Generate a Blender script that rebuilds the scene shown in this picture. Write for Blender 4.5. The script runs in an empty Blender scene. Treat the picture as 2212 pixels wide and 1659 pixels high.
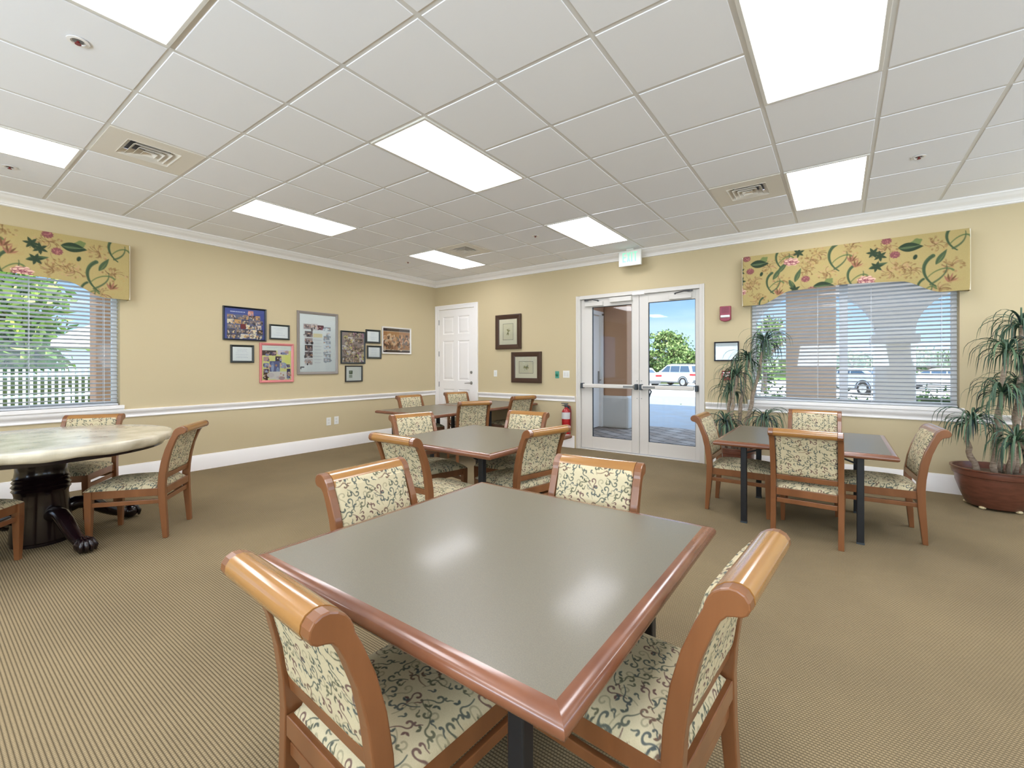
import bpy, math, random
import numpy as np
from mathutils import Vector, Matrix

# ------------------------------------------------------------------ camera, sky, sun, exposure
SC = bpy.context.scene
COL = SC.collection
YAW = 0.6315
CAM_Z = 1.315
cd = bpy.data.cameras.new('camera')
cam = bpy.data.objects.new('camera', cd)
COL.objects.link(cam)
cd.sensor_width = 36.0
cd.lens = 965.2 / 2212 * 36.0
cd.shift_y = -39.7 / 2212
cd.clip_start = 0.02
cd.clip_end = 500
cam.rotation_euler = (math.pi / 2, 0.0015, YAW)
cam.location = (0, 0, CAM_Z)
SC.camera = cam
SC.view_settings.view_transform = 'Standard'
SC.view_settings.look = 'None'
SC.view_settings.exposure = 0.28
SC.view_settings.gamma = 1.0
SC.view_settings.use_curve_mapping = False
SC.cycles.use_denoising = True
SC.cycles.max_bounces = 12
SC.cycles.diffuse_bounces = 7
SC.cycles.glossy_bounces = 4
SC.cycles.transparent_max_bounces = 24
SC.cycles.sample_clamp_indirect = 8.0
LAMP_CENTRE, LAMP_EDGE = 12.5, 8.0      # troffer diffuser radiance
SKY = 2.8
SUN = 7.0


def lin(c):
    c = np.asarray(c, float) / 255.0
    return np.where(c <= 0.04045, c / 12.92, ((c + 0.055) / 1.055) ** 2.4)


def rgba(c):
    l = lin(c)
    return (float(l[0]), float(l[1]), float(l[2]), 1.0)


w = bpy.data.worlds.new('sky')
SC.world = w
w.use_nodes = True
nt = w.node_tree
nt.nodes.clear()
N = nt.nodes.new
out = N('ShaderNodeOutputWorld')
bg = N('ShaderNodeBackground')
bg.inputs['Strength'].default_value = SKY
tc = N('ShaderNodeTexCoord')
sep = N('ShaderNodeSeparateXYZ')
nt.links.new(tc.outputs['Generated'], sep.inputs[0])
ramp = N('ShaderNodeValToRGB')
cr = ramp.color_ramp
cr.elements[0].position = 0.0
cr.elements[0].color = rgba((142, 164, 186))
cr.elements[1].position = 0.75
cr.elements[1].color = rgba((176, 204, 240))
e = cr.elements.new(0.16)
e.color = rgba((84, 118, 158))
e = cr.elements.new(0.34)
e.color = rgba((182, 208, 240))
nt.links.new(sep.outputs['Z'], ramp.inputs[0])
mp = N('ShaderNodeMapping')
mp.inputs['Scale'].default_value = (1.2, 1.2, 9)
nz = N('ShaderNodeTexNoise')
nz.inputs['Scale'].default_value = 3.0
nz.inputs['Detail'].default_value = 5
nt.links.new(tc.outputs['Generated'], mp.inputs[0])
nt.links.new(mp.outputs[0], nz.inputs['Vector'])
r2 = N('ShaderNodeValToRGB')
r2.color_ramp.elements[0].position = 0.45
r2.color_ramp.elements[1].position = 0.8
r2.color_ramp.elements[1].color = (0.55, 0.55, 0.55, 1)
nt.links.new(nz.outputs['Fac'], r2.inputs[0])
mx = N('ShaderNodeMixRGB')
mx.inputs['Color2'].default_value = (0.32, 0.36, 0.40, 1)
nt.links.new(r2.outputs[0], mx.inputs['Fac'])
nt.links.new(ramp.outputs[0], mx.inputs['Color1'])
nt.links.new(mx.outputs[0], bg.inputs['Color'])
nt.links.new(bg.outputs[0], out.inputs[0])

sd = bpy.data.lights.new('sun', 'SUN')
sd.energy = SUN
sd.angle = 0.009
sd.color = (1.0, 0.95, 0.86)
sun = bpy.data.objects.new('sun', sd)
COL.objects.link(sun)
sdir = Vector((0.42, -0.9, 0.80))
sun.rotation_euler = sdir.to_track_quat('Z', 'Y').to_euler()
sun.location = (20, -30, 30)

rng = random.Random(7)
nrng = np.random.RandomState(11)

# ------------------------------------------------------------------ materials
MATS = {}


def mat(name, col, rough=0.5, metal=0.0, spec=0.5, coat=0.0, bump=None, noise=None, emit=None):
    """bump=(scale, strength, distance); noise=(scale, other colour, detail, stretch xyz)"""
    if name in MATS:
        return MATS[name]
    m = bpy.data.materials.new(name)
    m.use_nodes = True
    t = m.node_tree
    b = t.nodes['Principled BSDF']
    b.inputs['Base Color'].default_value = rgba(col)
    b.inputs['Roughness'].default_value = rough
    b.inputs['Metallic'].default_value = metal
    b.inputs['Specular IOR Level'].default_value = spec
    if coat:
        b.inputs['Coat Weight'].default_value = coat
        b.inputs['Coat Roughness'].default_value = 0.12
    if noise or bump:
        co = t.nodes.new('ShaderNodeTexCoord')
    if noise:
        mpn = t.nodes.new('ShaderNodeMapping')
        mpn.inputs['Scale'].default_value = noise[3] if len(noise) > 3 else (1, 1, 1)
        nn = t.nodes.new('ShaderNodeTexNoise')
        nn.inputs['Scale'].default_value = noise[0]
        nn.inputs['Detail'].default_value = noise[2] if len(noise) > 2 else 4
        rp = t.nodes.new('ShaderNodeValToRGB')
        rp.color_ramp.elements[0].color = rgba(col)
        rp.color_ramp.elements[1].color = rgba(noise[1])
        rp.color_ramp.elements[0].position = 0.35
        rp.color_ramp.elements[1].position = 0.68
        t.links.new(co.outputs['Object'], mpn.inputs[0])
        t.links.new(mpn.outputs[0], nn.inputs['Vector'])
        t.links.new(nn.outputs['Fac'], rp.inputs[0])
        t.links.new(rp.outputs[0], b.inputs['Base Color'])
    if bump:
        bn = t.nodes.new('ShaderNodeTexNoise')
        bn.inputs['Scale'].default_value = bump[0]
        bn.inputs['Detail'].default_value = 3
        bb = t.nodes.new('ShaderNodeBump')
        bb.inputs['Strength'].default_value = bump[1]
        bb.inputs['Distance'].default_value = bump[2] if len(bump) > 2 else 0.002
        t.links.new(co.outputs['Object'], bn.inputs['Vector'])
        t.links.new(bn.outputs['Fac'], bb.inputs['Height'])
        t.links.new(bb.outputs[0], b.inputs['Normal'])
    if emit:
        b.inputs['Emission Color'].default_value = rgba(emit[0])
        b.inputs['Emission Strength'].default_value = emit[1]
    MATS[name] = m
    return m


def print_mat(name, rough=0.6, spec=0.3, coat=0.0, bump=None):
    """reads the woven or printed pattern stored on the cloth / paper mesh"""
    if name in MATS:
        return MATS[name]
    m = mat(name, (200, 200, 200), rough, 0, spec, coat, bump)
    t = m.node_tree
    a = t.nodes.new('ShaderNodeVertexColor')
    a.layer_name = 'pattern'
    t.links.new(a.outputs['Color'], t.nodes['Principled BSDF'].inputs['Base Color'])
    return m


def glass_mat():
    m = bpy.data.materials.new('clear_glass')
    m.use_nodes = True
    t = m.node_tree
    t.nodes.clear()
    o = t.nodes.new('ShaderNodeOutputMaterial')
    mixs = t.nodes.new('ShaderNodeMixShader')
    tr = t.nodes.new('ShaderNodeBsdfTransparent')
    tr.inputs[0].default_value = (0.97, 0.985, 0.98, 1)
    gl = t.nodes.new('ShaderNodeBsdfGlossy')
    gl.inputs['Roughness'].default_value = 0.02
    fr = t.nodes.new('ShaderNodeFresnel')
    fr.inputs['IOR'].default_value = 1.4
    t.links.new(fr.outputs[0], mixs.inputs[0])
    t.links.new(tr.outputs[0], mixs.inputs[1])
    t.links.new(gl.outputs[0], mixs.inputs[2])
    t.links.new(mixs.outputs[0], o.inputs[0])
    return m


GLASS = glass_mat()
WHITE = mat('white_trim_paint', (243, 240, 238), 0.35, spec=0.4)
WALLM = mat("beige_wall_paint", (197, 182, 148), 0.75, spec=0.2, bump=(160, 0.12, 0.001))
TILE = mat("ceiling_tile", (243, 244, 249), 0.9, spec=0.1, bump=(300, 0.15, 0.001))
GRIDM = mat('ceiling_grid_metal', (222, 220, 217), 0.5, spec=0.3)
WOOD = mat('honey_wood', (116, 72, 42), 0.28, coat=0.4, noise=(9, (134, 86, 52), 6, (1, 1, 0.12)))
CREST = mat('lit_crest_wood', (148, 102, 52), 0.2, coat=0.7, noise=(9, (166, 120, 66), 6, (0.1, 1, 1)))  # chair wood coloured paler and more golden, as lit from above
RIM = mat('reddish_rim_wood', (104, 62, 42), 0.25, coat=0.5, noise=(14, (124, 78, 54), 6, (0.4, 0.4, 1)))
WORN = mat('worn_edge_wood', (205, 180, 150), 0.45)
LAM = mat('grey_green_laminate', (92, 85, 69), 0.40, spec=1.0, coat=0.2, noise=(420, (106, 99, 80), 2))
BLACKM = mat('black_steel', (26, 28, 32), 0.42, metal=0.0, spec=0.5)
DARKW = mat('dark_cherry_gloss', (22, 9, 13), 0.22, spec=.4, coat=0.35)
STEEL = mat('brushed_steel', (165, 165, 165), 0.3, metal=1.0)
DARKG = mat('dark_grey_plastic', (60, 68, 74), 0.45)
FABRIC = print_mat('vine_upholstery', 0.85, 0.15, bump=(900, 0.25, 0.0008))

# ------------------------------------------------------------------ mesh builder


class MB:
    def __init__(self):
        self.v = []
        self.f = []
        self.mi = []
        self.cur = 0

    def add(self, vs, fs):
        o = len(self.v)
        self.v.extend([tuple(p) for p in vs])
        for f in fs:
            self.f.append(tuple(i + o for i in f))
            self.mi.append(self.cur)
        return self

    def box(self, x0, x1, y0, y1, z0, z1, R=None):
        vs = [(x, y, z) for x in (x0, x1) for y in (y0, y1) for z in (z0, z1)]
        if R is not None:
            vs = [tuple(R @ Vector(p)) for p in vs]
        return self.add(vs, [(0, 1, 3, 2), (4, 6, 7, 5), (0, 4, 5, 1), (2, 3, 7, 6), (0, 2, 6, 4), (1, 5, 7, 3)])

    def prism(self, poly, a0, a1, axis='x'):
        """polygon of 2d points extruded along an axis: x -> (y,z), y -> (x,z), z -> (x,y)"""
        n = len(poly)

        def P(a, p):
            if axis == 'x':
                return (a, p[0], p[1])
            if axis == 'y':
                return (p[0], a, p[1])
            return (p[0], p[1], a)
        vs = [P(a0, p) for p in poly] + [P(a1, p) for p in poly]
        fs = [tuple(range(n))[::-1], tuple(range(n, 2 * n))]
        for i in range(n):
            j = (i + 1) % n
            fs.append((i, j, n + j, n + i))
        return self.add(vs, fs)

    def tube(self, pts, rad, seg=12, cap=True, flat=1.0):
        pts = [Vector(p) for p in pts]
        if not hasattr(rad, '__len__'):
            rad = [rad] * len(pts)
        rings = []
        prev = None
        for i, p in enumerate(pts):
            d = (pts[min(i + 1, len(pts) - 1)] - pts[max(i - 1, 0)]).normalized()
            if prev is None:
                u = d.orthogonal().normalized()
            else:
                u = (prev - d * prev.dot(d))
                u = u.normalized() if u.length > 1e-6 else d.orthogonal().normalized()
            prev = u
            v = d.cross(u)
            rings.append([p + (u * math.cos(2 * math.pi * k / seg) + v * math.sin(2 * math.pi * k / seg) * flat) * rad[i] for k in range(seg)])
        vs = [q for r in rings for q in r]
        fs = []
        for i in range(len(pts) - 1):
            for k in range(seg):
                a = i * seg + k
                b = i * seg + (k + 1) % seg
                fs.append((a, b, b + seg, a + seg))
        if cap:
            fs.append(tuple(range(seg))[::-1])
            fs.append(tuple(range((len(pts) - 1) * seg, len(pts) * seg)))
        return self.add(vs, fs)

    def lathe(self, prof, cx=0, cy=0, seg=32, axis='z', cap=True):
        vs = []
        for r, z in prof:
            for k in range(seg):
                a = 2 * math.pi * k / seg
                if axis == 'z':
                    vs.append((cx + r * math.cos(a), cy + r * math.sin(a), z))
                elif axis == 'x':
                    vs.append((z, cx + r * math.cos(a), cy + r * math.sin(a)))
                else:
                    vs.append((cx + r * math.cos(a), z, cy + r * math.sin(a)))
        fs = []
        for i in range(len(prof) - 1):
            for k in range(seg):
                a = i * seg + k
                b = i * seg + (k + 1) % seg
                fs.append((a, b, b + seg, a + seg))
        if cap:
            fs.append(tuple(range(seg))[::-1])
            fs.append(tuple(range((len(prof) - 1) * seg, len(prof) * seg)))
        return self.add(vs, fs)

    def ball(self, c, r, seg=16, rings=10, sc=(1, 1, 1)):
        vs = []
        fs = []
        for i in range(rings + 1):
            t = math.pi * i / rings
            for k in range(seg):
                a = 2 * math.pi * k / seg
                vs.append((c[0] + r * sc[0] * math.sin(t) * math.cos(a), c[1] + r * sc[1] * math.sin(t) * math.sin(a), c[2] + r * sc[2] * math.cos(t)))
        for i in range(rings):
            for k in range(seg):
                a = i * seg + k
                b = i * seg + (k + 1) % seg
                fs.append((a, a + seg, b + seg, b))
        return self.add(vs, fs)

    def xf(self, M):
        self.v = [tuple(M @ Vector(p)) for p in self.v]
        return self

    def build(self, name, mats, parent=None, smooth=False, bevel=0, loc=None, bseg=2):
        me = bpy.data.meshes.new(name)
        me.from_pydata(self.v, [], self.f)
        if not isinstance(mats, (list, tuple)):
            mats = [mats]
        for m in mats:
            me.materials.append(m)
        if len(mats) > 1:
            me.polygons.foreach_set('material_index', self.mi)
        import bmesh
        bm = bmesh.new()
        bm.from_mesh(me)
        bmesh.ops.recalc_face_normals(bm, faces=bm.faces)
        bm.to_mesh(me)
        bm.free()
        if smooth:
            me.polygons.foreach_set('use_smooth', [True] * len(me.polygons))
            if smooth != 'all':
                me.set_sharp_from_angle(angle=math.radians(40))
        o = bpy.data.objects.new(name, me)
        COL.objects.link(o)
        if parent is not None:
            o.parent = parent
        if loc is not None:
            o.location = loc
        if bevel:
            bv = o.modifiers.new('bevel', 'BEVEL')
            bv.width = bevel
            bv.segments = bseg
            bv.limit_method = 'ANGLE'
            bv.angle_limit = math.radians(35)
            bv.harden_normals = False
        return o


def tag(o, label=None, cat=None, group=None, kind=None):
    if label:
        o['label'] = label
    if cat:
        o['category'] = cat
    if group:
        o['group'] = group
    if kind:
        o['kind'] = kind
    return o


def thing(name, label, cat, loc=(0, 0, 0), rz=0.0, group=None):
    o = bpy.data.objects.new(name, None)
    COL.objects.link(o)
    o.location = loc
    o.rotation_euler = (0, 0, rz)
    o.empty_display_size = 0.1
    return tag(o, label, cat, group)


def struct(o):
    o['kind'] = 'structure'
    return o


def copy_tree(o, parent=None):
    c = o.copy()
    COL.objects.link(c)
    c.parent = parent
    for ch in [x for x in bpy.data.objects if x.parent == o]:
        copy_tree(ch, c)
    return c


# ------------------------------------------------------------------ print canvas (patterns woven/printed on cloth and paper)


class Canvas:
    def __init__(self, W, H, res, col, wrap=False):
        self.W, self.H, self.res, self.wrap = W, H, res, wrap
        self.nx, self.ny = int(round(W / res)), int(round(H / res))
        self.a = np.ones((self.ny, self.nx, 3)) * np.asarray(col, float)

    def _blend(self, ys, xs, alpha, col):
        if self.wrap:
            ys = ys % self.ny
            xs = xs % self.nx
        sub = self.a[np.ix_(ys, xs)]
        self.a[np.ix_(ys, xs)] = sub * (1 - alpha[..., None]) + np.asarray(col, float) * alpha[..., None]

    def _win(self, x0, x1, y0, y1):
        i0, i1 = int(x0 / self.res) - 1, int(x1 / self.res) + 2
        j0, j1 = int(y0 / self.res) - 1, int(y1 / self.res) + 2
        if not self.wrap:
            i0, j0 = max(i0, 0), max(j0, 0)
            i1, j1 = min(i1, self.nx), min(j1, self.ny)
        if i1 <= i0 or j1 <= j0:
            return None
        xs, ys = np.arange(i0, i1), np.arange(j0, j1)
        X, Y = np.meshgrid((xs + .5) * self.res, (ys + .5) * self.res)
        return xs, ys, X, Y

    def stroke(self, pts, w0, w1, col, al=1.0):
        """tapered stroke through points; widths in metres"""
        pts = np.asarray(pts, float)
        n = len(pts)
        m = max(w0, w1)
        q = self._win(pts[:, 0].min() - m, pts[:, 0].max() + m, pts[:, 1].min() - m, pts[:, 1].max() + m)
        if q is None:
            return
        xs, ys, X, Y = q
        best = np.full(X.shape, 1e9)
        for k in range(n - 1):
            p, d = pts[k], pts[k + 1] - pts[k]
            L2 = max(d @ d, 1e-12)
            t = np.clip(((X - p[0]) * d[0] + (Y - p[1]) * d[1]) / L2, 0, 1)
            D = np.hypot(X - p[0] - t * d[0], Y - p[1] - t * d[1])
            w_ = w0 + (w1 - w0) * ((k + t) / (n - 1))
            best = np.minimum(best, D - w_ / 2)
        self._blend(ys, xs, np.clip(0.5 - best / self.res, 0, 1) * al, col)

    def blob(self, cx, cy, rx, ry, ang, col, al=1.0, wav=0, nw=6, soft=0):
        m = max(rx, ry) * (1 + wav)
        q = self._win(cx - m, cx + m, cy - m, cy + m)
        if q is None:
            return
        xs, ys, X, Y = q
        c, s = math.cos(ang), math.sin(ang)
        u = ((X - cx) * c + (Y - cy) * s) / rx
        v = (-(X - cx) * s + (Y - cy) * c) / ry
        r = np.hypot(u, v)
        th = np.arctan2(v, u)
        d = (r - (1 + wav * np.sin(nw * th + cx * 40))) * min(rx, ry)
        self._blend(ys, xs, np.clip(0.5 - d / (self.res + soft), 0, 1) * al, col)

    def leaf(self, x, y, L, wd, ang, col, al=1.0):
        t = np.linspace(0, 1, 7)
        q = self._win(x - L, x + L, y - L, y + L)
        if q is None:
            return
        xs, ys, X, Y = q
        c, s = math.cos(ang), math.sin(ang)
        u = ((X - x) * c + (Y - y) * s) / L
        v = -(X - x) * s + (Y - y) * c
        hw = wd / 2 * np.sin(np.pi * np.clip(u, 0, 1) ** 0.8)
        d = np.where((u < 0) | (u > 1), 1, np.abs(v) - hw)
        self._blend(ys, xs, np.clip(0.5 - d / self.res, 0, 1) * al, col)

    def rect(self, x0, x1, y0, y1, col, al=1.0):
        q = self._win(x0, x1, y0, y1)
        if q is None:
            return
        xs, ys, X, Y = q
        a = ((X >= x0) & (X <= x1) & (Y >= y0) & (Y <= y1)).astype(float) * al
        self._blend(ys, xs, a, col)

    def sample(self, x, y):
        """bilinear sample, x/y arrays in metres"""
        fx, fy = np.asarray(x) / self.res - .5, np.asarray(y) / self.res - .5
        i, j = np.floor(fx).astype(int), np.floor(fy).astype(int)
        a, b = (fx - i)[..., None], (fy - j)[..., None]

        def g(ii, jj):
            if self.wrap:
                return self.a[jj % self.ny, ii % self.nx]
            return self.a[np.clip(jj, 0, self.ny - 1), np.clip(ii, 0, self.nx - 1)]
        return (g(i, j) * (1 - a) + g(i + 1, j) * a) * (1 - b) + (g(i, j + 1) * (1 - a) + g(i + 1, j + 1) * a) * b


def grid_mesh(name, P, C, material, parent=None, loc=None, smooth=True, closed_back=None):
    """P (ny,nx,3) positions, C (ny,nx,3) sRGB 0-255 colours"""
    ny, nx = P.shape[:2]
    idx = np.arange(ny * nx).reshape(ny, nx)
    q = np.stack([idx[:-1, :-1], idx[:-1, 1:], idx[1:, 1:], idx[1:, :-1]], -1).reshape(-1, 4)
    me = bpy.data.meshes.new(name)
    me.vertices.add(ny * nx)
    me.vertices.foreach_set('co', P.reshape(-1).astype(np.float32))
    nf = len(q)
    me.loops.add(nf * 4)
    me.loops.foreach_set('vertex_index', q.reshape(-1).astype(np.int32))
    me.polygons.add(nf)
    me.polygons.foreach_set('loop_start', np.arange(0, nf * 4, 4, dtype=np.int32))
    me.polygons.foreach_set('loop_total', np.full(nf, 4, dtype=np.int32))
    me.update(calc_edges=True)
    if smooth:
        me.polygons.foreach_set('use_smooth', np.ones(nf, dtype=bool))
    at = me.color_attributes.new('pattern', 'FLOAT_COLOR', 'POINT')
    cc = np.ones((ny * nx, 4), np.float32)
    cc[:, :3] = lin(C.reshape(-1, 3))
    at.data.foreach_set('color', cc.reshape(-1))
    me.materials.append(material)
    me.validate()
    o = bpy.data.objects.new(name, me)
    COL.objects.link(o)
    if parent is not None:
        o.parent = parent
    if loc is not None:
        o.location = loc
    return o


# ------------------------------------------------------------------ room dimensions
XL, YD = -6.53, 6.34            # inner faces: wall with pictures (left), wall with the double door
XR, YB = 4.2, -3.4              # unseen right and rear walls
ZC = 2.98
T = 0.2
GX, GY, G = -2.836, 0.8413, 0.61   # ceiling grid origin and pitch


def wall_rects(a0, a1, z0, z1, holes):
    """cover a rectangle minus holes with rectangles"""
    xs = sorted({a0, a1, *[h[0] for h in holes], *[h[1] for h in holes]})
    out_ = []
    for x0, x1 in zip(xs[:-1], xs[1:]):
        zz = [(z0, z1)]
        for h in holes:
            if h[0] <= x0 and h[1] >= x1:
                nz_ = []
                for a, b in zz:
                    if h[2] > a:
                        nz_.append((a, min(b, h[2])))
                    if h[3] < b:
                        nz_.append((max(a, h[3]), b))
                zz = nz_
        out_ += [(x0, x1, a, b) for a, b in zz if b - a > 1e-4]
    return out_


DD = (-3.36, -1.46, 0.0, 2.41)            # double door opening in x, z
WR = (-0.90, 0.99, 0.875, 2.36)           # right window
RWIN = ((0.2, 2.8), (3.4, 6.0))  # openings added in the unseen right wall for the ceiling fill lamps
WL = (-0.43, 1.455, 0.875, 2.36)          # left window, in y
m = MB()
for x0, x1, z0, z1 in wall_rects(XL - T, XR + T, 0, ZC + .15, [DD, WR]):
    m.box(x0, x1, YD, YD + T, z0, z1)
struct(m.build('wall_door_side', WALLM))
m = MB()
for y0, y1, z0, z1 in wall_rects(YB - T, YD, 0, ZC + .15, [WL, (-2.9, -1.2, .875, 2.36)]):  # second opening is out of view, added to let in more light
    m.box(XL - T, XL, y0, y1, z0, z1)
struct(m.build('wall_left', WALLM))
WB = [(-3.6, -1.5, 0.875, 2.36), (-1.0, 1.1, 0.875, 2.36), (1.6, 3.7, 0.875, 2.36)]  # unseen rear openings, added for the ceiling fill lamps
m = MB()
for x0, x1, z0, z1 in wall_rects(XL, XR, 0, ZC + .15, WB):
    m.box(x0, x1, YB - T, YB, z0, z1)
struct(m.build('wall_rear', WALLM))
m = MB()
for y0, y1, z0, z1 in wall_rects(YB - T, YD, 0, ZC + .15, [(a_, b2_, 0.875, 2.36) for a_, b2_ in RWIN]):
    m.box(XR, XR + T, y0, y1, z0, z1)
struct(m.build('wall_right', WALLM))
# storey above
STUCCO = mat('tan_stucco', (190, 150, 122), 0.9, spec=0.1, bump=(120, 0.3, 0.003))
m = MB()
m.box(XL - T, XR + T, YB - T, YD + T, 3.25, 8.6)
struct(m.build('wall_upper_storey', STUCCO))

# carpet
cm = mat('looped_carpet', (150, 132, 98), 0.95, spec=0.05)
t = cm.node_tree
b = t.nodes['Principled BSDF']
co = t.nodes.new('ShaderNodeTexCoord')
sx = t.nodes.new('ShaderNodeSeparateXYZ')
t.links.new(co.outputs['Object'], sx.inputs[0])


def mth(op, a, bv=None, tt=t):
    n = tt.nodes.new('ShaderNodeMath')
    n.operation = op
    for i, q in enumerate((a, bv)):
        if q is None:
            continue
        if isinstance(q, (int, float)):
            n.inputs[i].default_value = q
        else:
            tt.links.new(q, n.inputs[i])
    return n.outputs[0]


PIT = 0.0125
rowi = mth('FLOOR', mth('DIVIDE', sx.outputs['Y'], PIT))
half = mth('MULTIPLY', mth('MODULO', mth('ABSOLUTE', rowi), 2.0), 0.5)
u_ = mth('ADD', mth('DIVIDE', sx.outputs['X'], 0.011), half)
sy_ = mth('ABSOLUTE', mth('SINE', mth('MULTIPLY', sx.outputs['Y'], math.pi / PIT)))
su_ = mth('ABSOLUTE', mth('SINE', mth('MULTIPLY', u_, math.pi)))
hgt = mth('MULTIPLY', mth('POWER', sy_, 0.7), mth('ADD', mth('MULTIPLY', mth('POWER', su_, 0.7), 0.55), 0.45))
rp = t.nodes.new('ShaderNodeValToRGB')
rp.color_ramp.elements[0].color = rgba((82, 72, 55))
rp.color_ramp.elements[0].position = 0.05
rp.color_ramp.elements[1].color = rgba((160, 143, 112))
rp.color_ramp.elements[1].position = 0.95
t.links.new(hgt, rp.inputs[0])
nn = t.nodes.new('ShaderNodeTexNoise')
nn.inputs['Scale'].default_value = 0.9
nn.inputs['Detail'].default_value = 5
t.links.new(co.outputs['Object'], nn.inputs['Vector'])
nr = t.nodes.new('ShaderNodeValToRGB')
nr.color_ramp.elements[0].color = (0.86, 0.86, 0.88, 1)
nr.color_ramp.elements[1].color = (1, 1, 1, 1)
nr.color_ramp.elements[0].position = 0.35
nr.color_ramp.elements[1].position = 0.6
t.links.new(nn.outputs['Fac'], nr.inputs[0])
n2 = t.nodes.new('ShaderNodeTexNoise')
n2.inputs['Scale'].default_value = 110
t.links.new(co.outputs['Object'], n2.inputs['Vector'])
nr2 = t.nodes.new('ShaderNodeValToRGB')
nr2.color_ramp.elements[0].color = (0.8, 0.8, 0.8, 1)
nr2.color_ramp.elements[1].color = (1.1, 1.08, 1.05, 1)
t.links.new(n2.outputs['Fac'], nr2.inputs[0])
mm = t.nodes.new('ShaderNodeMixRGB')
mm.blend_type = 'MULTIPLY'
mm.inputs[0].default_value = 1
t.links.new(rp.outputs[0], mm.inputs[1])
t.links.new(nr.outputs[0], mm.inputs[2])
mm2 = t.nodes.new('ShaderNodeMixRGB')
mm2.blend_type = 'MULTIPLY'
mm2.inputs[0].default_value = 1
t.links.new(mm.outputs[0], mm2.inputs[1])
t.links.new(nr2.outputs[0], mm2.inputs[2])
t.links.new(mm2.outputs[0], b.inputs['Base Color'])
bb = t.nodes.new('ShaderNodeBump')
bb.inputs['Strength'].default_value = 0.5
bb.inputs['Distance'].default_value = 0.003
t.links.new(hgt, bb.inputs['Height'])
t.links.new(bb.outputs[0], b.inputs['Normal'])
m = MB()
m.box(XL - T, XR + T, YB - T, YD + 0.03, -0.06, 0.0)
struct(m.build('floor', cm))

# ------------------------------------------------------------------ ceiling, grid, lamps, vents
m = MB()
lamps = [(j, i) for j in (-4, 0, 4, 8) for i in (-6, -2, 2, 6)]
vents = [(-3, 0), (3, 6), (-3, 6), (5, 0)]
skip = {(j, i + k) for j, i in lamps for k in (0, 1)} | set(vents)
jx0 = int(math.floor((XL - GX) / G))
jx1 = int(math.ceil((XR - GX) / G))
iy0 = int(math.floor((YB - GY) / G))
iy1 = int(math.ceil((YD - GY) / G))
g2 = 0.013
for j in range(jx0, jx1):
    for i in range(iy0, iy1):
        if (j, i) in skip:
            continue
        x0, x1 = max(GX + j * G, XL), min(GX + (j + 1) * G, XR)
        y0, y1 = max(GY + i * G, YB), min(GY + (i + 1) * G, YD)
        if x1 - x0 < .05 or y1 - y0 < .05:
            continue
        a, bq, c_, d_ = x0 + g2, x1 - g2, y0 + g2, y1 - g2
        e_ = 0.0025
        zt, zb = ZC + .0045, ZC + .001
        vs = [(a, c_, zt), (bq, c_, zt), (bq, d_, zt), (a, d_, zt), (a + e_, c_ + e_, zb), (bq - e_, c_ + e_, zb), (bq - e_, d_ - e_, zb), (a + e_, d_ - e_, zb)]
        m.add(vs, [(4, 5, 6, 7), (0, 1, 5, 4), (1, 2, 6, 5), (2, 3, 7, 6), (3, 0, 4, 7)])
ceil = struct(m.build('ceiling', TILE))
m = MB()
for j in range(jx0, jx1 + 1):
    x = GX + j * G
    m.box(x - .013, x + .013, YB, YD, ZC + .0045, ZC + .02)
for i in range(iy0, iy1 + 1):
    y = GY + i * G
    m.box(XL, XR, y - .013, y + .013, ZC + .005, ZC + .019)
m.build('grid', GRIDM, ceil)
m = MB()
m.box(XL - T, XR + T, YB - T, YD + T, ZC + .16, ZC + .22)
m.build('deck', TILE, ceil)

# lamp diffuser material: brightest along the middle where the tube sits
lm = bpy.data.materials.new('lamp_diffuser')
lm.use_nodes = True
t = lm.node_tree
t.nodes.clear()
o = t.nodes.new('ShaderNodeOutputMaterial')
em = t.nodes.new('ShaderNodeEmission')
co = t.nodes.new('ShaderNodeTexCoord')
sx = t.nodes.new('ShaderNodeSeparateXYZ')
t.links.new(co.outputs['Object'], sx.inputs[0])
qa = mth('MULTIPLY', mth('ABSOLUTE', sx.outputs['X'], tt=t), 1 / 0.29, tt=t)
qb = mth('MAXIMUM', mth('SUBTRACT', 1.0, mth('POWER', qa, 1.5, tt=t), tt=t), 0.0, tt=t)
qc = mth('MULTIPLY', mth('ABSOLUTE', sx.outputs['Y'], tt=t), 1 / 0.6, tt=t)
qd = mth('MAXIMUM', mth('SUBTRACT', 1.0, mth('POWER', qc, 5.0, tt=t), tt=t), 0.0, tt=t)
st = mth('ADD', mth('MULTIPLY', mth('MULTIPLY', qb, qd, tt=t), LAMP_CENTRE - LAMP_EDGE, tt=t), LAMP_EDGE, tt=t)
em.inputs['Color'].default_value = (0.95, 0.955, 1.0, 1)
t.links.new(st, em.inputs['Strength'])
t.links.new(em.outputs[0], o.inputs[0])
LFRAME = mat('lamp_frame', (225, 222, 216), 0.4)
lab = {(0, 2): 'large ceiling troffer light in the middle of the photo, above the middle table',
       (-4, 2): 'long ceiling light nearest the framed pictures, left of centre',
       (-4, 6): 'farthest small-looking ceiling light near the corner with the white door',
       (0, 6): 'ceiling light panel just left of the exit sign',
       (4, 6): 'ceiling light panel above the right window, beside the square vent',
       (4, 2): 'largest ceiling light panel, cut by the top edge at upper right',
       (0, -2): 'ceiling light panel cut by the top edge at upper left',
       (-4, -2): 'ceiling light panel cut by the left edge, above the left window'}
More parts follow.
